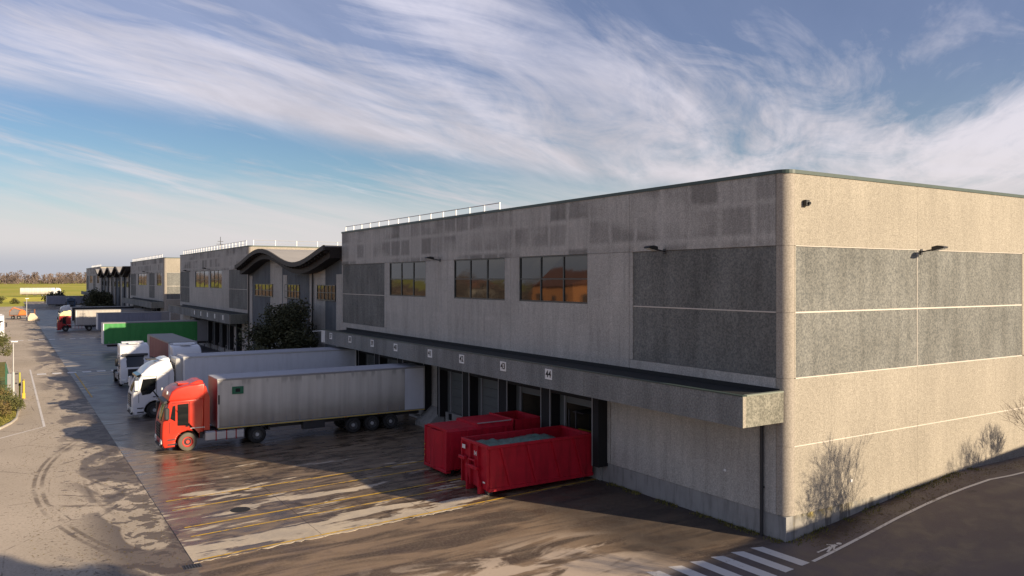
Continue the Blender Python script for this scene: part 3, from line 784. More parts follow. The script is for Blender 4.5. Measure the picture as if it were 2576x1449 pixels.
for w_, z_ in ((.7, 2.8), (.5, 3.3), (.9, 1.6)): MB().box(-w_, w_, -.04, .04, z_, z_ + .08).build('crossbar', darkg, am)

# ------------------------------------------------------------------ dock number signs and wall lamps
def digits(txt, size, parent, mat, loc, rot):
    cu = bpy.data.curves.new('lettering', 'FONT'); cu.body = txt; cu.size = size; cu.extrude = .004; cu.align_x = 'CENTER'; cu.align_y = 'CENTER'
    cu.offset = .012
    ob = bpy.data.objects.new('tmp', cu); COL.objects.link(ob)
    bpy.context.view_layer.update()
    me = bpy.data.meshes.new_from_object(ob.evaluated_get(bpy.context.evaluated_depsgraph_get()))
    COL.objects.unlink(ob); bpy.data.objects.remove(ob)
    me.materials.clear(); me.materials.append(mat)
    o = bpy.data.objects.new('lettering', me); COL.objects.link(o); o.parent = parent; o.location = loc; o.rotation_euler = rot
    return o
for num, y, wh in (('44', 13.35, 'nearest to the canopy corner, above the open skip'), ('43', 17.95, 'second from the near canopy end'), ('42', 22.95, 'third from the near end, above the closed container'), ('41', 27.45, 'just before the concrete column'), ('40', 33.15, 'above the rear of the dirty trailer'), ('39', 37.65, 'sixth from the near canopy end'), ('38', 42.5, 'above the rear of the refrigerated trailer'), ('37', 47.2, 'next to the slatted plate at the far end')):
    s = thing('dock_number_sign', 'white canopy sign %s, %s' % (num, wh), 'sign', (-2.425, y, 5.66), 0, 'dock number signs on the canopy', .88)
    MB().box(-.03, 0, -.36, .36, -.31, .31).build('plate', wstick, s)
    MB().box(-.034, -.030, -.345, .345, -.295, -.265).box(-.034, -.030, -.345, .345, .265, .295).box(-.034, -.030, -.345, -.315, -.265, .265).box(-.034, -.030, .315, .345, -.265, .265).build('border', wstick, s)
    digits(num, .56, s, blackpaint, (-.038, 0, 0), (R(90), 0, R(-90)))
for k, y in enumerate((89.5, 94.5, 99.3, 104, 108.8)):
    s = MB().box(-.03, 0, -.3, .3, -.32, .32).build('dock_number_sign', wstick, loc=(-2.425, y, 5.6))
    tag(s, 'small white dock sign on the second warehouse canopy, %s from its near end' % ['first', 'second', 'third', 'fourth', 'fifth'][k], 'sign', 'dock signs on the second canopy')
s = thing('slatted_end_sign', 'small white slatted plate with bracket at the far end of the near canopy', 'sign', (-2.43, 49.2, 5.55))
for i in range(3): MB().box(-.05, 0, -.45 + i * .32, -.22 + i * .32, -.55, .5).build('slat', wstick, s)
MB().box(-.9, -.05, .35, .4, .42, .48).build('bracket', wstick, s)

def wall_lamp(label, loc, face):
    """street style floodlight on a short arm; face 'A' looks to -x, 'B' to -y"""
    r = thing('wall_lamp', label, 'lamp', loc, R(90) if face == 'B' else 0, 'wall lamps on the warehouses', .9)
    MB().cyl((0, 0, 0), (-.75, 0, .12), .035, n=8).build('arm', lampm, r, smooth=True)
    MB().box(-.03, 0, -.10, .10, -.14, .14).build('bracket', lampm, r, bev=.01)
    MB().prism([(-.65, .02), (-1.30, .16), (-1.28, .24), (-.95, .30), (-.65, .24)], 'y', -.22, .22).build('lamp_head', lampm, r, bev=.02)
    MB().prism([(-.72, .030), (-1.22, .138), (-1.22, .128), (-.72, .015)], 'y', -.17, .17).build('lamp_glass', lens, r)
    return r
wall_lamp('black floodlight on the shaded wall at the top of the nearest dark panel', (0, 7.1, 12.05), 'A')
wall_lamp('black floodlight on the shaded wall between the left and middle windows', (0, 30.7, 12.1), 'A')
wall_lamp('dark street style lamp high on the sunlit end wall, casting a long shadow', (9.6, 0, 12.0), 'B')
wall_lamp('small black floodlight on the second warehouse above its far dark panel', (0, 126, 12.1), 'A')
wall_lamp('small black floodlight on the second warehouse between the two windows', (0, 109.9, 12.3), 'A')
wall_lamp('tiny black floodlight on the third warehouse', (0, 176, 12.3), 'A')
cm = thing('security_camera', 'small black boxy camera near the top left of the sunlit end wall', 'camera', (1.15, 0, 13.85), 0, None, .6)
MB().box(-.22, .18, -.30, -.02, -.20, .22).build('housing', lampm, cm, bev=.03); MB().cyl((.05, -.3, 0), (.05, -.42, -.03), .10, .11, n=10).build('lens_hood', lampm, cm)
MB().prism([(-.1, -.2), (.3, -.05), (.18, .1), (-.1, .1)], 'y', -.28, -.06).build('bracket', lampm, cm)

# ------------------------------------------------------------------ vehicles
def wheel(parent, x, y, r=.5, w=.3, tm=None, hm=None, dual=False, side=-1):
    """axis along y, side -1 means the outer face looks to -y"""
    tm = tm or tyre; hm = hm or hub
    prof = [(-w/2, r*.60), (-w/2, r*.93), (-w/2 + .03, r), (w/2 - .03, r), (w/2, r*.93), (w/2, r*.60)]
    n = 20; mb = MB(); vs = []; fs = []
    for i in range(n):
        a = 2 * math.pi * i / n
        for (yy, rr) in prof: vs.append((rr * math.cos(a), yy, rr * math.sin(a)))
    k = len(prof)
    for i in range(n):
        j = (i + 1) % n
        for q in range(k): fs.append((i*k+q, i*k+(q+1) % k, j*k+(q+1) % k, j*k+q))
    mb.add(vs, fs)
    if dual: mb.cyl((0, -side * (w + .03) - w/2, 0), (0, -side * (w + .03) + w/2, 0), r, n=n)
    t_ = mb.build('wheel', tm, parent, smooth=True, loc=(x, y, r))
    o = side * w / 2
    rm = MB(); m = 20
    ra, rb, dep = r * .61, r * .50, (.09 if not dual else .13)
    vs2 = []
    for q in range(m):
        a = 2 * math.pi * q / m
        for rr_, yy in ((ra, o - side * .015), (ra * .94, o + side * .004), (rb, o - side * dep), (r * .05, o - side * (dep + .01))): vs2.append((rr_ * math.cos(a), yy, rr_ * math.sin(a)))
    rm.add(vs2, [(4*q+k2, 4*q+k2+1, 4*((q+1) % m)+k2+1, 4*((q+1) % m)+k2) for q in range(m) for k2 in range(3)])
    rm.build('rim', hm, t_, smooth=True)
    MB().cyl((0, o - side * dep, 0), (0, o - side * (dep - .08), 0), r*.24, r*.19, n=12).build('hub_cap', galv if hm is hub else hm, t_, smooth=True)
    if hm is not hub: MB().cyl((0, o - side * (dep - .001), 0), (0, o - side * (dep - .006), 0), r*.40, r*.40, n=16).build('brake_plate', darkg, t_)
    return t_

def lofted(prof, w, r, seg=(0, .35, .62, .82, .94, 1)):
    """closed side outline (x,z) swept over y=-w..w with edges rounded by radius r"""
    n = len(prof)
    cx = sum(p[0] for p in prof) / n; cz = sum(p[1] for p in prof) / n
    area = sum(prof[i][0] * prof[(i+1) % n][1] - prof[(i+1) % n][0] * prof[i][1] for i in range(n))
    sg = 1 if area > 0 else -1
    nor = []
    for i in range(n):
        a, b = Vector(prof[i - 1]), Vector(prof[(i + 1) % n]); d = (b - a).normalized(); nor.append(Vector((d.y, -d.x)) * sg)
    ts = []
    inner = w - r
    for s in (-1, 1):
        L_ = [s * (inner + r * q) for q in seg]
        ts.append(L_)
    ys = ts[0][::-1] + ts[1]
    mb = MB(); vs = []
    for y in ys:
        q = max(0, (abs(y) - inner) / r); ins = r * (1 - math.sqrt(max(0, 1 - q * q)))
        for p, nn in zip(prof, nor): vs.append((p[0] - nn.x * ins, y, p[1] - nn.y * ins))
    fs = []
    for j in range(len(ys) - 1):
        for i in range(n): fs.append((j*n+i, j*n+(i+1) % n, (j+1)*n+(i+1) % n, (j+1)*n+i))
    fs += [tuple(range(n)), tuple(range((len(ys)-1)*n, len(ys)*n))]
    return mb.add(vs, fs)
def patch(pts, yw, off, th=.01, taper=1.0):
    """strip following front outline points (x,z), offset forward"""
    mb = MB(); m = len(pts)
    nn = []
    for i in range(m):
        a, b = Vector(pts[max(i-1, 0)]), Vector(pts[min(i+1, m-1)]); d = (b-a).normalized(); nn.append(Vector((-d.y, d.x)))
    ys = [-1, -.8, -.4, 0, .4, .8, 1]; vs = []
    for i, p in enumerate(pts):
        for q in ys:
            bend = .06 * q ** 4
            vs.append((p[0] + nn[i].x * off + bend, q * yw * (1 if i < m - 1 else taper), p[1] + nn[i].y * off))
    k = len(ys)
    return mb.add(vs, [(i*k+j, i*k+j+1, (i+1)*k+j+1, (i+1)*k+j) for i in range(m-1) for j in range(k-1)])

def tractor(label, loc, rz, paint, top=None, kind='red', hubm=None, tm=None, scale=1.073, fair=True, tankm=None):
    """truck tractor: front at x=0, length to +x, wheels on z=0"""
    r = thing('truck_tractor', label, 'truck', loc, rz, 'truck tractors', scale)
    top = top or paint; w = 1.25
    ca, cr = (1.40, .52), .66
    arch = [(ca[0] + cr * math.cos(R(a)), ca[1] + cr * math.sin(R(a))) for a in (12, 35, 60, 90, 120, 145, 168)]
    if kind == 'round':
        prof = [(.70, .34), (.16, .28), (.04, .5), (0, .9), (.01, 1.45), (.08, 1.85), (.30, 2.45), (.52, 2.85), (.62, 2.98), (2.3, 2.98), (2.3, 1.05), (2.08, 1.0)]
        fp = [(.55, 2.93), (.80, 3.28), (1.15, 3.55), (1.65, 3.78), (2.1, 3.9), (2.36, 3.92), (2.36, 2.93)]
        ws = [(.075, 1.80), (.30, 2.42), (.50, 2.82)]
    else:
        prof = [(.70, .30), (.14, .27), (.03, .45), (0, .9), (.02, 1.5), (.06, 1.82), (.22, 2.45), (.36, 2.85), (.46, 2.98), (2.3, 2.98), (2.3, 1.05), (2.08, 1.0)]
        fp = [(.36, 2.93), (.40, 3.24), (.55, 3.50), (.82, 3.68), (1.3, 3.79), (1.9, 3.84), (2.34, 3.84), (2.34, 2.93)]
        ws = [(.055, 1.78), (.21, 2.40), (.34, 2.80)]
    body = lofted(prof + arch, w, .09).build('cab', paint, r, smooth=True)
    lofted(fp, w - .01, .10).build('roof_fairing', top, r, smooth=True)
    patch(ws, 1.10, .02, taper=.93).build('windscreen', tglass, r, smooth=True)
    # sun visor
    MB().prism([(ws[2][0] - .02, 2.86), (ws[2][0] - .22, 2.80), (ws[2][0] - .20, 2.92), (ws[2][0] + .05, 3.0)], 'y', -1.08, 1.08).build('sun_visor', darkg if kind != 'round' else tglass, r)
    MB().cyl((ws[0][0] - .03, -.6, 1.80), (ws[0][0] + .10, -.1, 2.15), .012, n=4).cyl((ws[0][0] - .03, .1, 1.80), (ws[0][0] + .10, .6, 2.15), .012, n=4).build('wiper', black, r)
    # grille and bumper
    g = MB().box(-.03, .03, -.62, .62, .78, 1.62).build('grille', darkg, r)
    for k in range(5): MB().box(-.045, -.03, -.60, .60, .84 + k * .155, .90 + k * .155).build('slat', grey if kind == 'round' else black, g)
    MB().box(-.05, .06, -.95, .95, .30, .44).build('lower_intake', darkg, r)
    for s in (-1, 1):
        h = MB().prism([(-.045, .52), (.03, .50), (.22, .56), (.24, .74), (.05, .78), (-.03, .72)], 'y', s * .72, s * 1.16).build('headlight', lens, r, bev=.02)
        MB().box(-.055, .02, s * .70, s * .95, .40, .48).build('fog_light', lens, r)
        # side window, door line, steps, mirror
        y0, y1 = s * (w + .004), s * (w + .018)
        if kind == 'red':
            MB().prism([(.84, 2.74), (1.44, 2.76), (1.44, 1.48), (.84, 1.52)], 'y', y0, y1).build('side_window', tglass, r)
            MB().prism([(.46, 1.95), (.58, 2.66), (.72, 2.70), (.72, 1.78)], 'y', y0, y1).build('quarter_window', tglass, r)
        else: MB().prism([(.50, 1.95), (.66, 2.66), (1.48, 2.70), (1.44, 1.98), (1.1, 1.66), (.62, 1.60)], 'y', y0, y1).build('side_window', tglass, r)
        dr = MB()
        for a, b in (((.40, 1.1), (.40, 1.75)), ((1.50, 1.3), (1.50, 2.84)), ((.55, 2.83), (1.50, 2.83))):
            if a[0] == b[0]: dr.box(a[0] - .012, a[0] + .012, y0, s * (w + .008), a[1], b[1])
            else: dr.box(a[0], b[0], y0, s * (w + .008), a[1] - .012, a[1] + .012)
        dr.build('door_seam', black, r)
        MB().box(1.28, 1.44, y0, s * (w + .04), 1.42, 1.48).build('door_handle', black, r)
        MB().box(.30, .70, s * (w - .10), s * (w + .015), .42, .50).box(.30, .70, s * (w - .10), s * (w + .015), .70, .77).build('step', darkg, r)
        mi = MB().box(.10, .34, s * (w + .16), s * (w + .40), 1.95, 2.62).build('mirror', paint if kind == 'round' else darkg, r, bev=.04)
        MB().cyl((.35, s * (w - .05), 2.72), (.22, s * (w + .26), 2.62), .025, n=6).cyl((.35, s * (w - .05), 1.85), (.22, s * (w + .26), 1.95), .025, n=6).build('mirror_arm', darkg, mi)
        MB().box(.335, .345, s * (w + .19), s * (w + .37), 2.0, 2.57).build('mirror_glass', tglass, mi)
        if fair: MB().prism([(2.30, 1.1), (2.62, 1.1), (2.62, 3.0), (2.40, 3.7), (2.30, 3.7)], 'y', s * (w - .10), s * (w - .04)).build('side_deflector', paint, r)
        # trim line, tank
        MB().box(1.55, 2.32, y0, s * (w + .012), 1.28, 1.33).build('trim_strip', silver, r)
        tk = MB().box(2.36, 4.62, s * .80, s * 1.22, .45, .98).build('fuel_tank', tankm or silver, r, bev=.05)
        for x in (2.95, 3.55, 4.10): MB().box(x, x + .06, s * .78, s * 1.235, .43, 1.0).build('tank_strap', redl if kind == 'red' else darkg, tk)
        wheel(r, 1.40, s * 1.08, .52, .30, tm, hubm, False, s)
        wheel(r, 5.40, s * 1.07, .52, .28, None, None, True, s)
        MB().prism([(5.4 + .60 * math.cos(R(a)), .52 + .60 * math.sin(R(a))) for a in range(20, 161, 20)] + [(5.4 + .57 * math.cos(R(a)), .52 + .57 * math.sin(R(a))) for a in range(160, 19, -20)], 'y', s * .62, s * 1.24).build('mudguard', black, r)
        MB().box(.3, 6.2, s * .40, s * .50, .75, 1.0).build('chassis_rail', darkg, r)
    MB().box(1.5, 2.3, -.9, .9, .6, 1.05).build('engine', darkg, r); MB().box(4.9, 5.9, -.45, .45, 1.0, 1.14).build('fifth_wheel', darkg, r); MB().box(6.1, 6.22, -.95, .95, .70, .9).build('rear_bumper', darkg, r)
    MB().cyl((5.4, -1, .52), (5.4, 1, .52), .12, n=8).build('axle', darkg, r); MB().cyl((1.4, -1, .52), (1.4, 1, .52), .08, n=8).build('axle', darkg, r)
    MB().box(1.0, 1.6, -.45, .45, 3.86 if kind != 'red' else 3.79, 3.94 if kind != 'red' else 3.86).build('roof_hatch', darkg if kind == 'round' else top, r)
    if kind == 'red':
        
        for yy in (-.95, .95): MB().cyl((.36, yy, 3.40), (.30, yy, 3.41), .10, n=12).build('spot_lamp', lens, r)
        MB().prism([(1.45, 3.78), (1.95, 4.0), (2.3, 4.0), (2.34, 3.78)], 'y', -.85, .85).build('top_spoiler', top, r, bev=.04)
    else:
        MB().prism([(1.7, 3.86), (2.0, 3.99), (2.34, 4.01), (2.36, 3.88)], 'y', -.95, .95).build('top_spoiler', top, r, bev=.03)
    return r

def trailer(label, loc, rz, side, roof=None, front=None, L=13.6, scale=1.073, reefer=False, wheels=True, legs=True, H=4.04, sticker=False, frontcap=None, hubs=None):
    """semi trailer: front at x=0, rear at x=L, floor at 1.17"""
    r = thing('semi_trailer', label, 'trailer', loc, rz, 'semi trailers', scale)
    roof = roof or rooft; front = front or side; W_ = 1.24; fl = 1.17
    for s in (-1, 1):
        # side skin with shallow waves
        mb = MB(); n = 56 if not reefer else 2; vs = []
        for i in range(n + 1):
            x = .12 + (L - 1.62 if not reefer else L - .2) * i / n
            dv = (.012 * math.sin(i * 1.9) + .008 * math.sin(i * .7)) if not reefer else 0
            vs += [(x, s * (W_ + dv), fl + .04), (x, s * (W_ + dv * 1.6), 2.6), (x, s * (W_ + dv * .3), H - .1)]
        mb.add(vs, [(3*i+k, 3*i+k+1, 3*(i+1)+k+1, 3*(i+1)+k) for i in range(n) for k in (0, 1)])
        c = mb.build('side_curtain' if not reefer else 'side_panel', side, r, smooth=True)
        if not reefer:
            for i in range(14):
                x = .7 + i * (L - 2.6) / 13
                MB().box(x, x + .045, s * (W_ - .01), s * (W_ + .028), fl - .08, fl + .35).build('strap', grey, c)
            MB().box(L - 1.48, L, s * (W_ - .03), s * (W_ + .01), fl, H - .08).build('rear_side_panel', whiter if side is dirtyc else grey, r)
        MB().box(0, L, s * (W_ - .05), s * (W_ + .02), H - .10, H - .0).build('top_rail', grey if not reefer else galv, r)
        MB().box(.05, L, s * (W_ - .04), s * (W_ + .025), fl - .10, fl + .02).build('floor_rail', grey, r)
        if side is dirtyc: MB().box(.05, L, s * (W_ + .026), s * (W_ + .030), fl - .085, fl - .035).build('reflective_strip', yellow, r)
        for x in (0.02, L - .10): MB().box(x, x + .10, s * (W_ - .06), s * (W_ + .022), fl, H - .1).build('corner_post', whitem if side is not dirtyc else galv, r)
        MB().box(5.2, 6.6, s * .72, s * 1.16, .55, 1.05).build('pallet_box', darkg, r); MB().box(L - 5.75, L - 1.75, s * 1.0, s * 1.22, 1.02, 1.06).build('mudguard', black, r)
        for q in range(6): MB().box(1.2 + q * (L - 2.4) / 5, 1.28 + q * (L - 2.4) / 5, s * (W_ + .02), s * (W_ + .035), fl - .09, fl - .04).build('marker_light', orange, r)
        MB().box(.6, L - .1, s * .42, s * .52, fl - .42, fl - .1).build('chassis_rail', darkg, r)
        if wheels:
            for x in (L - 5.10, L - 3.79, L - 2.48): wheel(r, x, s * 1.05, .50, .36, None, hubs, False, s)
        if legs:
            MB().box(2.65, 2.80, s * .75, s * .90, .12 if not wheels or legs == 2 else .35, fl - .1).box(2.55, 2.90, s * .68, s * .97, .02 if legs == 2 else .25, .12 if legs == 2 else .32).build('landing_leg', grey, r)
    MB().box(.0, L, -W_ - .0, W_, H - .02, H + .02).build('roof', roof, r)
    MB().box(.0, .06, -W_ + .02, W_ - .02, fl, H - .02).build('front_wall', front, r)
    MB().box(.05, L - .02, -W_ + .06, W_ - .06, fl - .1, fl + .03).build('floor', darkg, r)
    MB().box(L - .06, L, -W_ + .02, -.01, fl, H - .05).build('rear_door', whiter, r); MB().box(L - .06, L, .01, W_ - .02, fl, H - .05).build('rear_door', whiter, r)
    for x in (L - 5.0, L - 3.7, L - 2.4): MB().cyl((x, -.95, .5), (x, .95, .5), .08, n=8).build('axle', darkg, r)
    MB().box(L - .15, L - .03, -1.1, 1.1, .5, .64).build('rear_bumper', grey, r)
    if reefer:
        u = MB().box(-.45, 0, -.95, .95, 1.9, H - .1).build('cooling_unit', galv, r, bev=.04)
        MB().box(-.47, -.45, -.75, -.10, 2.2, 3.6).box(-.47, -.45, .1, .75, 2.2, 3.6).build('vent', darkg, u)
        for k in range(4): MB().box(-.49, -.47, -.78, .78, 2.35 + k * .38, 2.42 + k * .38).build('louvre', grey, u)
    if sticker:
        MB().box(.85, 1.52, -W_ - .045, -W_ - .035, 3.10, 3.55).build('sticker', greens, r)
        MB().box(1.05, 1.32, -W_ - .049, -W_ - .046, 3.22, 3.43).build('sticker_mark', black, r)
        MB().box(.06, .14, -W_ - .03, -W_ + .02, 2.55, 3.1).build('marker_lamp', black, r)
    return r

TS = 1.073
# red tractor and its dirty curtain trailer
tractor('bright red tractor with dusty front tyre, half in sun, nearest truck on the yard', (-18.75, 32.72, .012), 0, redp, kind='red', hubm=redhub, tm=tyred)
trailer('long dirty white curtain trailer with small green sticker, behind the red tractor', (-15.5, 32.72, .012), 0, dirtyc, rooft, front=redl, sticker=True, legs=1)  # front wall dark red: the red cab's reflection put into its colour
# white tractor with refrigerated trailer
tractor('white rounded cab tractor with tall roof fairing, directly behind the red tractor', (-18.75, 46.7, .012), 0, whitep, kind='round', scale=1.14)
trailer('smooth white refrigerated trailer with cooling unit behind its cab, next to the dirty curtain trailer', (-15.1, 46.7, .012), 0, whiter, rooft, front=whiter, reefer=True, L=12.6, scale=1.135, legs=1)
# cab parked facing the camera
tractor('white tractor without trailer, front to the camera, wide dark windscreen', (-16.0, 65.9, .012), R(90), whitep, kind='white', scale=1.09)
# maroon truck facing the camera
tractor('white cab of the maroon box truck, seen over the refrigerated trailer', (-11.75, 61.9, .012), R(90), whitep, kind='white', scale=1.073, fair=False)
trailer('maroon curtain trailer with grey roof parked lengthways in the yard', (-11.75, 64.65, .012), R(90), maroonc, roofd, front=whiter, legs=1)
# green trailer standing without a tractor
trailer('bright green curtain trailer standing on its legs', (-15.1, 109.7, .012), 0, greenc, roofd, front=whitem, legs=2)
trailer('blue grey trailer just behind the green one', (-12.6, 148.3, .012), 0, greyc, roofd, front=whitem, legs=2, L=11.9)
tractor('red tractor with sunlight painted cream on its roof, in front of the beige trailer', (-18.3, 167.3, .012), 0, redl, top=sunlit_top, kind='red', fair=False)
trailer('beige grey trailer behind the red tractor with painted sunlit roof', (-15.0, 167.3, .012), 0, tanc, roofd, front=blackc, legs=1)
trailer('black trailer with white front corner, beyond the beige trailer', (-14.6, 187.5, .012), 0, blackc, roofd, front=whitem, legs=2)
tractor('small pale tractor beyond the black trailer', (-16.3, 206, .012), 0, whitep, kind='white')
trailer('far grey trailer standing across the end of the yard', (-14.6, 330, .012), 0, greyc, rooft, front=whitem, L=26, legs=2)
tractor('far dark blue tractor in front of the far grey trailer', (-8.0, 300, .012), R(90), pm('dark_blue_paint', (.03, .06, .11), .35), kind='white')
tractor('white tractor at the left edge of the photo', (-28.75, 148.5, 0), R(90), whitep, kind='white', scale=1.1)
# truck on the far road by the field
trailer('long white trailer on the road beside the field', (-21.9, 452, 2.0), 0, dirtyc, rooft, front=brown, L=14, scale=1.1)
tractor('white tractor pulling the long trailer beside the field', (-3.5, 452, 2.0), R(180), whitep, kind='white', scale=1.1)
# orange low loader
lo = thing('flatbed_trailer', 'rusty brown flatbed carrying orange machinery by the left lamp post', 'trailer', (-26.6, 231, 0))
MB().box(0, 6.0, -1.2, 1.2, .95, 1.15).box(5.7, 6.0, -1.2, 1.2, 1.15, 2.6).box(0, .2, -1.2, 1.2, 1.15, 2.0).build('bed', brown, lo)
for x in (.9, 2.2, 4.9): 
    for s in (-1, 1): wheel(lo, x, s * 1.0, .5, .3, None, None, False, s)
og = thing('orange_machine', 'orange machine lying on the rusty flatbed', 'machine', (-24.6, 231, 1.15))
MB().prism([(0, 0), (2.0, 0), (1.7, 1.1), (.9, 1.5), (.3, .9)], 'y', -.8, .8).build('body', orange, og, bev=.08)
MB().cyl((1.6, 0, 1.0), (-1.0, 0, 2.0), .14, n=8).cyl((-1.0, 0, 2.0), (-1.9, 0, 1.0), .12, n=8).build('boom', orange, og)
cv = thing('car', 'dark car at the left edge behind the white tractor', 'car', (-28.5, 214, 0), R(90))
lofted([(0, .3), (.02, .75), (.9, .95), (1.5, 1.42), (3.0, 1.45), (3.9, 1.0), (4.2, .9), (4.25, .3)], .88, .12).build('body', darkg, cv, smooth=True)
for x in (.8, 3.4):
    for s in (-1, 1): wheel(cv, x, s * .8, .32, .2, None, None, False, s)
MB().prism([(1.02, .98), (1.52, 1.36), (2.95, 1.38), (3.6, 1.02)], 'y', -.895, .895).build('side_window', tglass, cv)

# ------------------------------------------------------------------ red containers
def skip_open():
    r = thing('open_skip', 'red open top skip nearest to the camera, filled with teal plastic wrap', 'skip', (-6.85, 12.2, .012))
    L, Wd, H = 6.45, 2.75, 2.50; tk = .06
    for y in (0, Wd - tk): MB().box(.12, L, y, y + tk, .32, H - .1).build('side_wall', skipred, r)
    MB().box(.10, .16, tk, Wd - tk, .32, H - .1).build('front_wall', skipred, r); MB().box(L - .06, L, tk, Wd - tk, .32, H - .1).build('rear_door', skipred, r)
    MB().box(.12, L, 0, Wd, .26, .32).build('floor', skipred, r)
    MB().box(.02, L + .03, -.07, .07, H - .14, H + .0).box(.02, L + .03, Wd - .07, Wd + .07, H - .14, H).box(.0, .16, .07, Wd - .07, H - .14, H + .002).box(L - .12, L + .05, .07, Wd - .07, H - .14, H + .002).build('top_rim', skipred, r, bev=.015)
    MB().box(.02, L + .02, -.05, .06, .26, .42).box(.02, L + .02, Wd - .06, Wd + .05, .26, .42).build('bottom_rail', skipred, r)
    for x in (1.0, 2.55, 4.1, 5.5):
        for (a, b) in ((-.10, 0), (Wd, Wd + .10)):
            MB().prism([(x - .35, H - .14), (x - .21, H - .14), (x + .35, .42), (x + .21, .42)], 'y', a, b).build('side_rib', skipred, r)
    # front end: posts, hook beam, ladder
    for y in (.05, .95, 1.72, Wd - .17): MB().box(-.04, .12, y, y + .12, .30, H - .14).build('end_post', skipred, r, bev=.01)
    MB().box(-.20, .0, .85, 1.95, 1.18, 1.36).build('hook_beam', skipred, r, bev=.02); MB().box(-.20, .02, 2.10, 2.72, 1.48, 1.64).build('hook_beam', skipred, r, bev=.02)
    MB().cyl((-.14, 1.1, 1.62), (-.14, 1.7, 1.62), .04, n=8).box(-.16, -.0, 1.06, 1.12, 1.36, 1.68).box(-.16, -.0, 1.68, 1.74, 1.36, 1.68).build('hook', skipred, r)
    MB().prism([(-.12, .02), (.5, .02), (.5, .28), (.1, .30), (-.12, .9)], 'y', .72, .86).build('skid', skipred, r); MB().prism([(-.12, .02), (.5, .02), (.5, .28), (.1, .30), (-.12, .9)], 'y', 1.9, 2.04).build('skid', skipred, r)
    MB().box(.3, L - .2, .72, .86, .10, .26).box(.3, L - .2, 1.90, 2.04, .10, .26).build('under_rail', skipred, r)
    for x in (.3, L - .5):
        for y in (.30, 2.20): MB().cyl((x, y, .16), (x, y + .28, .16), .16, n=12).build('roller', darkg, r)
    MB().box(-.06, -.045, 2.22, 2.52, 2.02, 2.22).build('sticker', wstick, r)
    digits('144', .30, r, wstick, (.088, 1.36, 1.90), (R(90), 0, R(-90)))
    MB().box(-.012, .0, .3, .5, .62, .7).build('reflector', wstick, r)
    # the heap inside
    mb = MB(); nx, ny = 40, 16
    from mathutils import noise as nz
    for i in range(nx + 1):
        for j in range(ny + 1):
            x = .2 + (L - .3) * i / nx; y = .1 + (Wd - .2) * j / ny
            h = 2.26 + .16 * nz.noise(Vector((x * .7, y * .9, 3))) + .07 * nz.noise(Vector((x * 3, y * 3, 1))) - .35 * max(0, (x - 5.0)) - .05 * abs(y - Wd / 2)
            mb.v.append((x - 6.85, y + 12.2, h))
    for i in range(nx):
        for j in range(ny):
            a = i * (ny + 1) + j; mb.f.append((a, a + 1, a + ny + 2, a + ny + 1))
    h = mb.build('plastic_waste', plastw, smooth=False); tag(h, 'crumpled teal plastic wrap heaped inside the nearest red skip', 'waste')
    # small floor rail beside it
skip_open()
def skip_closed():
    r = thing('closed_container', 'closed red waste container with folded end plates, behind the open skip', 'container', (-6.65, 17.0, .012))
    L, Wd, H = 6.3, 2.7, 2.52
    body = MB().box(.25, 4.3, 0, Wd, .30, H - .15)
    body.build('body', skipred, r, bev=.03)
    MB().prism([(.0, .26), (.25, .22), (.25, H - .15), (.02, H - .1)], 'y', .0, .12).build('end_flange', skipred, r); MB().prism([(.0, .26), (.25, .22), (.25, H - .15), (.02, H - .1)], 'y', Wd - .12, Wd).build('end_flange', skipred, r)
    # folded end plate
    for y0, y1, d0, d1 in ((.12, .55, .04, .20), (.55, .85, .20, .22), (.85, 1.35, .22, -.12), (1.35, 1.75, -.12, -.10), (1.75, 2.2, -.10, .20), (2.2, 2.58, .20, .05)):
        MB().add([(d0, y0, .28), (d1, y1, .28), (d1 + .03, y1, H - .2), (d0 + .03, y0, H - .2), (.26, y0, .28), (.26, y1, .28), (.26, y1, H - .2), (.26, y0, H - .2)],
                 [(0, 1, 2, 3), (4, 5, 6, 7), (0, 1, 5, 4), (2, 3, 7, 6), (0, 3, 7, 4), (1, 2, 6, 5)]).build('end_plate', skipred, r)
    MB().box(-.02, .3, 0, Wd, .14, .30).build('bottom_beam', skipred, r, bev=.02)
    MB().prism([(0, H - .15), (Wd, H - .15), (Wd - .25, H - .02), (.25, H - .02)], 'x', .1, 2.0).build('top_plate', skipred, r)
    MB().prism([(0, H - .14), (Wd, H - .14), (Wd - .15, H + .12), (.15, H + .12)], 'x', 2.02, 4.28).build('top_plate', skipred, r)
    MB().cyl((2.0, .06, H + .16), (4.2, .06, H + .16), .03, n=6).build('lid_bar', galv, r)
    # hopper
    for y in (0, Wd - .08): MB().box(4.32, L, y, y + .08, .3, H + .15).build('hopper_wall', skipred, r)
    MB().box(L - .08, L, .08, Wd - .08, .3, H + .15).build('hopper_wall', skipred, r); MB().box(4.3, 4.40, .0, Wd, .3, H + .2).build('hopper_wall', skipred, r, bev=.01)
    MB().box(4.3, L, .08, Wd - .08, 1.2, 1.3).build('hopper_floor', skipred, r)
    for x in (1.3, 2.6, 3.8): MB().box(x, x + .1, -.05, 0, .3, H - .15).build('side_rib', skipred, r)
    for x in (.5, L - .6):
        for y in (.3, 2.1): MB().cyl((x, y, .15), (x, y + .28, .15), .15, n=12).build('roller', darkg, r)
    MB().box(.3, L - .1, .7, .85, .05, .28).box(.3, L - .1, 1.85, 2.0, .05, .28).build('under_rail', skipred, r)
    for z in (.7, 1.0, 1.3): MB().box(-.01, .02, Wd - .10, Wd - .04, z, z + .06).build('reflector', yellow, r)
skip_closed()

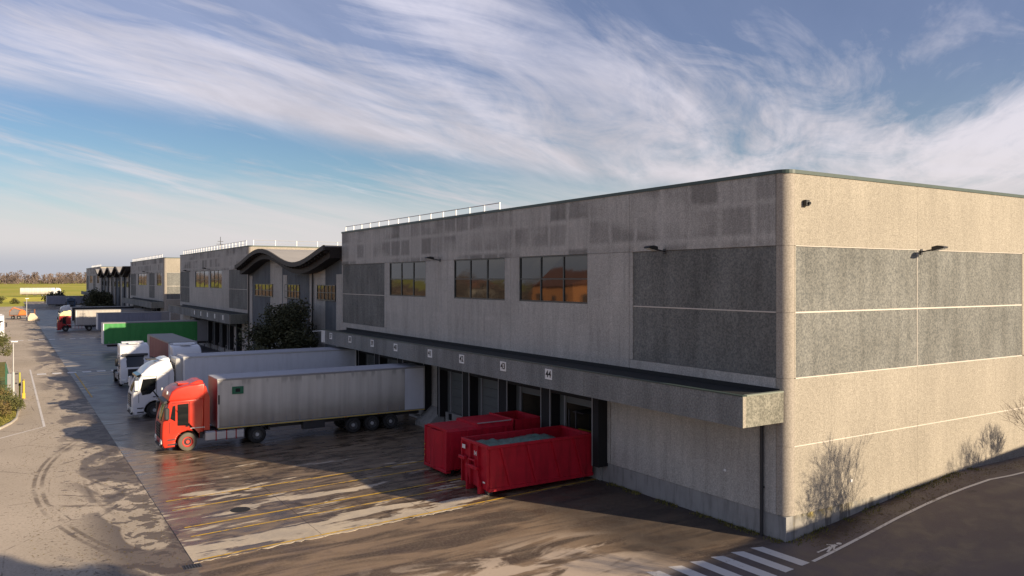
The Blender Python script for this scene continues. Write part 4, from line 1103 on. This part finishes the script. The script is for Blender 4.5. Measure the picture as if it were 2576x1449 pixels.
# ------------------------------------------------------------------ trees
from mathutils import noise as mn
def leaf_cloud(mb, c, rx, ry, rz_, n, size, rnd, hollow=.45, lump=.35):
    for _ in range(n):
        while True:
            p = Vector((rnd.uniform(-1, 1), rnd.uniform(-1, 1), rnd.uniform(-1, 1)))
            l = p.length
            if l < 1e-3: continue
            lim = 1 - lump + lump * 1.6 * (mn.noise(p.normalized() * 2.6 + Vector(c) * .7) * .5 + .5)
            if hollow * lim < l < lim: break
        q = Vector((c[0] + p.x * rx, c[1] + p.y * ry, c[2] + p.z * rz_))
        a = Vector((rnd.gauss(0, 1), rnd.gauss(0, 1), rnd.gauss(0, 1))).normalized(); b = a.orthogonal().normalized()
        s = size * rnd.uniform(.5, 1.3)
        mb.add([q - a * s, q + b * s * .55, q + a * s, q - b * s * .55], [(0, 1, 2, 3)])
def leafy_tree(label, loc, h, rad, mat, n=5000, size=.16, low=.1, cat='tree', name='evergreen_tree', group=None, clumps=26, seed=1):
    rnd = random.Random(seed)
    r = thing(name, label, cat, loc, 0, group)
    tr = MB(); tr.cyl((0, 0, 0), (0, 0, h * .75), rad * .05 + .04, rad * .02, n=8, cap=False)
    for i in range(7):
        a = rnd.uniform(0, 6.28); z0 = h * rnd.uniform(.15, .55)
        tr.cyl((0, 0, z0), (math.cos(a) * rad * .7, math.sin(a) * rad * .7, z0 + h * .28), .05, .015, n=5, cap=False)
    tr.build('trunk', bark, r)
    cr = MB()
    for i in range(clumps):
        a = rnd.uniform(0, 6.28); zf = rnd.uniform(low, .88); rr = rad * math.sqrt(rnd.uniform(.05, .85)) * (1 - .55 * max(0, zf - .45) / .55)
        cs = rad * rnd.uniform(.28, .5)
        leaf_cloud(cr, (math.cos(a) * rr, math.sin(a) * rr, h * zf + cs * .3), cs, cs, cs * rnd.uniform(.7, 1.1), n // clumps, size, rnd, .2, .5)
    cr.build('crown', mat, r)
    return r
leafy_tree('big dark bushy evergreen in front of the wavy roof building', (-3.4, 58.4, 0), 7.9, 3.9, evleaf, 21000, .15, .02, seed=3, clumps=40)
leafy_tree('far dark evergreen beside the third warehouse canopy', (-5, 232, 0), 7.0, 5.2, evleaf, 3600, .34, .08, seed=5)
leafy_tree('second far dark evergreen, just left of the farthest wavy roof', (-1.5, 250, 0), 6.0, 4.2, evleaf, 3000, .34, .08, seed=6)
leafy_tree('dark bush at the far end of the yard, left of the far grey trailer', (-10.5, 352, 0), 4.6, 4.5, evleaf, 2600, .4, .1, seed=8, cat='bush', name='shrub')
leafy_tree('half bare tree at the left edge beyond the lamp post', (-28.6, 96, 0), 4.6, 2.3, shrubg, 3600, .11, .3, seed=9)
for i, (x, y, h, rd, mt, lb) in enumerate(((-27.6, 51.8, 1.5, 1.25, shrubl, 'reddish brown shrub nearest the verge grass'), (-26.7, 53.8, 1.2, 1.0, shrubg, 'olive shrub at the corner of the kerb by the road'), (-28.3, 55.5, 2.0, 1.5, shrubl, 'tall rusty shrub behind the corner shrubs'), (-27.2, 57.6, 1.5, 1.1, shrubg, 'dark olive shrub at the foot of the lamp post'), (-28.6, 60.5, 1.7, 1.4, shrubg, 'green shrub against the mesh fence'))):
    leafy_tree(lb, (x, y, .1), h, rd, mt, 2600, .07, .15, 'shrub', 'shrub', 'shrubs on the verge by the left road', 16, 20 + i)

def bare_tree(label, loc, h, seed, spread=.55, name='bare_tree', levels=6, nb=3, stems=2):
    rnd = random.Random(seed)
    r = thing(name, label, 'tree', loc)
    tr, cr = MB(), MB()
    def grow(p, d, ln, rad, lv):
        segs = 3 if lv < 3 else 2
        for s in range(segs):
            rad = max(rad, .0055); d2 = (d + Vector((rnd.gauss(0, .10), rnd.gauss(0, .10), .08 + rnd.gauss(0, .06)))).normalized()
            q = p + d2 * ln / segs; r2 = rad * (.86 if s < segs - 1 else .72)
            (tr if lv < 2 else cr).cyl(p, q, rad, r2, n=6 if lv < 2 else 3, cap=False)
            if lv >= 1 and lv < levels and rnd.random() < .55:
                b = d2.orthogonal().normalized(); b.rotate(Matrix.Rotation(rnd.uniform(0, 6.28), 3, d2))
                grow(q, (d2 * .8 + b * spread * 1.1).normalized(), ln * rnd.uniform(.5, .7), r2 * .55, lv + 1)
            p, d, rad = q, d2, r2
        if lv < levels:
            for k in range(nb):
                b = d.orthogonal().normalized(); b.rotate(Matrix.Rotation(rnd.uniform(0, 6.28), 3, d))
                grow(p, (d + b * spread * rnd.uniform(.6, 1.2)).normalized(), ln * rnd.uniform(.62, .82), rad * .68, lv + 1)
    for k in range(stems):
        a = 6.28 * k / stems + rnd.uniform(-.5, .5)
        grow(Vector((math.cos(a) * .12, math.sin(a) * .12, 0)), Vector((math.cos(a) * .30, math.sin(a) * .30, 1)).normalized(), h * .26, h * .012, 0 if k == 0 else 1)
    tr.build('trunk', bark, r); cr.build('crown', twig, r)
    return r
bare_tree('bare winter tree at the right edge in front of the sunlit end wall', (8.6, -8.6, .7), 8.3, 11, .55, levels=5, stems=3)
bare_tree('bare tree just left of the first one by the sunlit end wall, out of frame', (6.9, -9.4, .5), 6.8, 17, .42, levels=5, stems=2)
bare_tree('slender bare tree further along the sunlit end wall, at the right edge', (18.9, -5.2, 1.2), 5.4, 12, .45, levels=5)
bare_tree('bare tree out of frame on the right whose twigs shade the crossing', (2.5, -17.3, 0), 10.5, 13, .5, levels=5)
bare_tree('bare tree out of frame standing beside the road bend', (9.5, -16.2, 0), 9.0, 14, .5, levels=5)
bare_tree('young bare tree between the road and the shaded south building', (19.3, -12.0, 1.2), 7.0, 15, .42, levels=5, stems=3)
leafy_tree('tall evergreen out of frame that shades the lower left of the road', (-6.9, -24.4, 0), 19.6, 2.5, evleaf, 5000, .3, .3, seed=31, clumps=26)

# far woods as one mass
rnd = random.Random(4); wd = MB()
for i in range(900):
    x = rnd.uniform(-560, 330); y = rnd.uniform(1700, 2000); h = rnd.uniform(11, 23) * (1.12 if rnd.random() < .1 else 1); rr = h * rnd.uniform(.26, .42)
    for k in range(40):
        a = rnd.uniform(0, 6.28); e = rnd.uniform(.05, 1); q = rr * math.sqrt(rnd.random()) * (1.15 - .75 * e)
        p = Vector((x + math.cos(a) * q, y + math.sin(a) * q, 2 + h * e)); s = rnd.uniform(.9, 2.1)
        aa = Vector((rnd.gauss(0, .6), rnd.gauss(0, .6), 1)).normalized(); b = aa.orthogonal().normalized()
        wd.add([p - aa * s, p + b * s * .5, p + aa * s * 1.3, p - b * s * .5], [(0, 1, 2, 3)])
tag(wd.build('far_woods', fartree), kind='stuff')
# a few nearer bushes along the field road
for i, (x, y, h) in enumerate(((-78, 470, 4), (-52, 480, 3.2), (-40, 415, 3.5), (-30, 400, 2.8), (-24, 392, 2.2))):
    leafy_tree(['olive bush far left beside the field', 'low bush behind the white trailer on the far road', 'yellowish bush at the near edge of the field', 'small round bush by the far road bend', 'smallest bush at the near end of the field bank'][i], (x, y, 0 if y < 432 else 2), h, h * .9, shrubg, 700, .3, .1, 'bush', 'shrub', 'bushes along the field edge', 12, 40 + i)

# ------------------------------------------------------------------ left verge, fence, lamp post, posts
gsheet('verge', [(-40, 40), (-29.5, 44.0), (-27.25, 46.3), (-26.25, 50.4), (-26.0, 60), (-27.0, 100), (-40, 100)], .10, grassm)
kb = thing('kerb', None, None); kb['kind'] = 'structure'
kp = [(-40, 40), (-33.5, 42.4), (-29.5, 44.0), (-28.3, 45.1), (-27.25, 46.3), (-26.6, 48.4), (-26.25, 50.4), (-26.1, 54), (-26.0, 60), (-26.3, 70), (-26.7, 85), (-27.0, 100)]
for a, b in zip(kp[:-1], kp[1:]):
    d = Vector((b[0]-a[0], b[1]-a[1])).normalized(); n = Vector((d.y, -d.x)) * .12
    a2 = (a[0] + d.x * .01, a[1] + d.y * .01); b2 = (b[0] - d.x * .01, b[1] - d.y * .01)
    MB().prism([a2, b2, (b2[0]+n.x, b2[1]+n.y), (a2[0]+n.x, a2[1]+n.y)], 'z', -.02, .13).build('kerb_stone', kerbm, kb)
rnd = random.Random(8); tf = MB()
for i in range(9000):
    x = rnd.uniform(-31, -26.2); y = rnd.uniform(45.2, 64)
    if (y - 46.3) < (-27.25 - x) * -1.9 or (x > -27.25 and y < 46.3 + (x + 27.25) * 4.1 + .2): continue
    h = rnd.uniform(.04, .12); a = rnd.uniform(0, 3.14); tf.add([(x, y, .10), (x + .05 * math.cos(a), y + .05 * math.sin(a), .10), (x + rnd.uniform(-.04, .04), y, .10 + h)], [(0, 1, 2)])
tag(tf.build('verge_grass_blades', grassm), kind='stuff')
lp = thing('lamp_post', 'tall pale grey lamp post on the left verge beside the road', 'lamp post', (-26.35, 61.6, .1))
MB().cyl((0, 0, 0), (0, 0, 2.4), .13, .12, n=10).build('base_tube', galv, lp, smooth=True)
MB().cyl((0, 0, 2.4), (0, 0, 5.1), .06, .045, n=10).build('pole', galv, lp, smooth=True)
MB().box(-.16, .34, -.12, .12, 5.05, 5.17).build('lamp_head', whitem, lp, bev=.02); MB().cyl((0, 0, 5.0), (0, 0, 5.08), .09, n=8).build('collar', darkg, lp)
MB().box(.05, .38, -.04, .04, 2.2, 2.32).box(.05, .30, -.04, .04, 1.35, 1.47).build('bracket', darkg, lp)
fn = thing('mesh_fence', 'green mesh fence with a grey gate post behind the left shrubs', 'fence', (-26.9, 63.5, .1))
for i in range(5): MB().box(-2.4 * i - .04, -2.4 * i + .04, -.04, .04, 0, 1.9).build('post', pm('fence_green', (.03, .12, .07), .5) if i == 0 else MATS['fence_green'], fn)
wr = MB()
for i in range(96): wr.box(-.1 * i - .006, -.1 * i + .006, -.006, .006, .05, 1.85)
for j in range(10): wr.box(-9.6, 0, -.007, .007, .1 + j * .19, .114 + j * .19)
wr.build('wire_mesh', MATS['fence_green'], fn)
MB().box(.1, .5, -.1, .1, 0, 2.1).build('gate_post', grey, fn)
f2 = thing('mesh_fence', 'green mesh fence running along the left road edge', 'fence', (-26.7, 63.9, .1))
for i in range(6): MB().box(-.04 - .05 * i, .04 - .05 * i, 2.5 * i + .05, 2.5 * i + .13, 0, 1.9).build('post', MATS['fence_green'], f2)
wr = MB()
for i in range(120): wr.box(-.006 - .0025 * i, .006 - .0025 * i, .1 + .105 * i - .006, .1 + .105 * i + .006, .05, 1.85)
for j in range(8): wr.box(-.16, -.15, .1, 12.6, .1 + j * .24, .114 + j * .24)
wr.build('wire_mesh', MATS['fence_green'], f2)
y1_ = thing('yellow_post', 'thin yellow green post next to the lamp post', 'post', (-25.85, 63.2, 0))
MB().cyl((0, 0, 0), (0, 0, 2.3), .07, n=10).build('pole', pm('lime_yellow', (.42, .42, .06), .5), y1_, smooth=True); MB().box(-.1, .1, -.08, .08, 1.1, 1.3).build('lock_box', black, y1_)
y2_ = thing('yellow_barrier', 'bright yellow hooped barrier at the road edge by the lamp post', 'barrier', (-25.55, 62.6, 0))
MB().cyl((0, 0, 0), (0, 0, 1.5), .09, n=10).cyl((0, 1.6, 0), (0, 1.6, 1.5), .09, n=10).cyl((0, 0, 1.5), (0, 1.6, 1.5), .09, n=10).cyl((0, 0, .8), (0, 1.6, .8), .06, n=8).build('hoop', yellow, y2_, smooth=True)
MB().box(-.12, .12, -.12, .12, 0, .5).build('foot', yellow, y2_, bev=.02)
fp_ = thing('lamp_post', 'far lamp post beside the orange machine', 'lamp post', (-22.7, 224.6, 0))
MB().cyl((0, 0, 0), (0, 0, 5.6), .11, .07, n=8).build('pole', galv, fp_); MB().box(-.3, .5, -.15, .15, 5.6, 5.75).build('lamp_head', whitem, fp_)
cb = thing('concrete_block', 'pale concrete block at the foot of the far lamp post', 'block', (-21.3, 221, 0))
MB().prism([(-1.2, 0), (1.6, 0), (1.2, .6), (.2, 1.9), (-.7, 1.9), (-1.2, .9)], 'y', -.9, .9).build('block', pm('pale_concrete', (.62, .52, .38), .9), cb, bev=.05)
MB().box(-.9, -.6, -.2, .2, 1.9, 3.0).build('post', darkg, cb)
wsn = thing('white_board', 'upright white board in the far left field edge', 'sign', (-31.5, 380, 0))
MB().box(-.9, .9, -.1, .1, .8, 5.6).build('panel', whitem, wsn); MB().box(-.8, -.7, -.05, .05, 0, .8).build('leg', grey, wsn); MB().box(.7, .8, -.05, .05, 0, .8).build('leg', grey, wsn)
dgr = thing('dark_ground_patch', 'dark drain cover at the near left corner of the concrete yard', 'drain cover', (-20.9, 10.1, -.004), 0, None, .7)
MB().box(-.45, .45, -.35, .35, -.02, .012).build('frame', darkg, dgr)
for i in range(6): MB().box(-.40 + i * .14, -.34 + i * .14, -.3, .3, .012, .02).build('bar', black, dgr)
md = thing('dark_ground_patch', 'round dark spot on the concrete among the yellow bay lines', 'manhole', (-17.6, 16.6, .012))  # flat dark disc for a dark oval spot on the concrete
MB().cyl((0, 0, 0), (0, 0, .012), .45, .44, n=20).build('dark_disc', black, md)

# ------------------------------------------------------------------ places seen only as shade or in the window glass
sb = thing('south_building', 'long low concrete building south of the road, out of frame on the right', 'building', (4.0, -21.3, 0), R(11.3))
MB().box(0, 70, -24, 0, 0, 8.0).build('wall', wallB, sb); MB().box(-.1, 70.1, -24.1, .1, 8.0, 8.25).build('roof', coping, sb)
def house(label, loc, rz, wx, wy, h, mat):
    r = thing('house', label, 'house', loc, rz)
    MB().box(-wx/2, wx/2, -wy/2, wy/2, 0, h).build('wall', mat, r)
    MB().prism([(-wx/2 - .6, h), (wx/2 + .6, h), (0, h + 2.2)], 'y', -wy/2 - .6, wy/2 + .6).build('roof', tilem, r)
    for zf in range(int(h // 3)):
        for k in (-1, 0, 1):
            w_ = MB().box(k * wy * .3 - .7 if 0 else wx/2, wx/2 + .05, k * wy * .3 - .6, k * wy * .3 + .6, .9 + zf * 3, 2.4 + zf * 3).build('window', frame, r)
            w_ = MB().box(k * wx * .3 - .6, k * wx * .3 + .6, -wy/2 - .05, -wy/2, .9 + zf * 3, 2.4 + zf * 3).build('window', frame, r)
    return r
house('orange rendered house with tiled roof, mirrored in the right hand window', (-55, 86, 0), 0, 12, 12, 10.0, housem)
house('second orange house further back, out of frame to the left', (-92, 128, 0), 0, 14, 12, 9.0, housem)
house('pale house out of frame to the left behind the orange ones', (-75, 160, 0), 0, 12, 12, 8.5, wallB)
for i, (x, y, h) in enumerate(((-50, 104, 11), (-62, 112, 12), (-54, 128, 10), (-66, 150, 12), (-58, 190, 11), (-70, 225, 13))):
    leafy_tree(['winter tree beside the orange house', 'winter tree behind the orange house', 'shorter winter tree in the west field', 'tall winter tree by the pale house', 'lone winter tree far out west', 'farthest winter tree in the west'][i] + ', out of frame left', (x, y, 0), h, h * .36, twig, 2600, .16, .3, 'tree', 'bare_tree', None, 22, 60 + i)
for i in range(9):
    x = -62 - 6 * (i % 3) - i * 2; y = 120 + i * 24
    leafy_tree('winter tree number %s in the far west row, out of frame' % ['one', 'two', 'three', 'four', 'five', 'six', 'seven', 'eight', 'nine'][i], (x, y, 0), 9 + (i * 37 % 5), 4.0, twig, 1500, .22, .25, 'tree', 'bare_tree', 'row of winter trees west of the yard', 16, 80 + i)

fk = thing('forklift', 'yellow forklift standing just inside the open dock door beneath number 44', 'forklift', (1.6, 14.4, 1.2), R(180))
MB().prism([(0, .15), (1.5, .15), (1.6, .9), (.9, 1.05), (0, .8)], 'y', -.5, .5).build('body', yellow, fk, bev=.05)
for y in (-.32, .32): MB().box(1.62, 1.70, y - .05, y + .05, .1, 2.2).build('mast', darkg, fk); MB().box(1.7, 2.6, y - .06, y + .06, .12, .17).build('fork', darkg, fk)
for y in (-.48, .44): MB().box(.1, .15, y, y + .05, .8, 2.0).build('guard_post', darkg, fk)
MB().box(.05, 1.3, -.5, .5, 2.0, 2.06).build('overhead_guard', darkg, fk)
for x in (.35, 1.3):
    for s_ in (-1, 1): wheel(fk, x, s_ * .48, .22, .16, None, None, False, s_)

# weeds and litter along the foot of the walls
rnd = random.Random(77); wg = MB()
for i in range(2600):
    if rnd.random() < .55: x = rnd.uniform(.05, 14); y = -rnd.random() ** 2 * .55 + .03; z = zr(x)
    else: x = -rnd.random() ** 2 * .45; y = rnd.uniform(.1, 11.2); z = 0
    if mn.noise(Vector((x * .8, y * .8, 5))) < -.05: continue
    h = rnd.uniform(.03, .13); a = rnd.uniform(0, 6.28); w = .02
    wg.add([(x - w * math.cos(a), y - w * math.sin(a), z), (x + w * math.cos(a), y + w * math.sin(a), z), (x + rnd.uniform(-.05, .05), y + rnd.uniform(-.05, .05), z + h)], [(0, 1, 2)])
tag(wg.build('wall_foot_weeds', grassm), kind='stuff')
lt = MB()
for i in range(2600):
    if rnd.random() < .5: x = rnd.uniform(.5, 18); y = rnd.uniform(-1.4, -.05); z = zr(x) + .004
    else: x = rnd.uniform(-26, -20.9); y = rnd.uniform(7, 46); z = .002
    s_ = rnd.uniform(.02, .055); a = rnd.uniform(0, 6.28)
    lt.add([(x + s_ * math.cos(a), y + s_ * math.sin(a), z + rnd.uniform(0, .02)), (x - s_ * .5 * math.sin(a), y + s_ * .5 * math.cos(a), z), (x - s_ * math.cos(a), y - s_ * math.sin(a), z + .012), (x + s_ * .5 * math.sin(a), y - s_ * .5 * math.cos(a), z)], [(0, 1, 2, 3)])
tag(lt.build('leaf_litter', shrubl), kind='stuff')
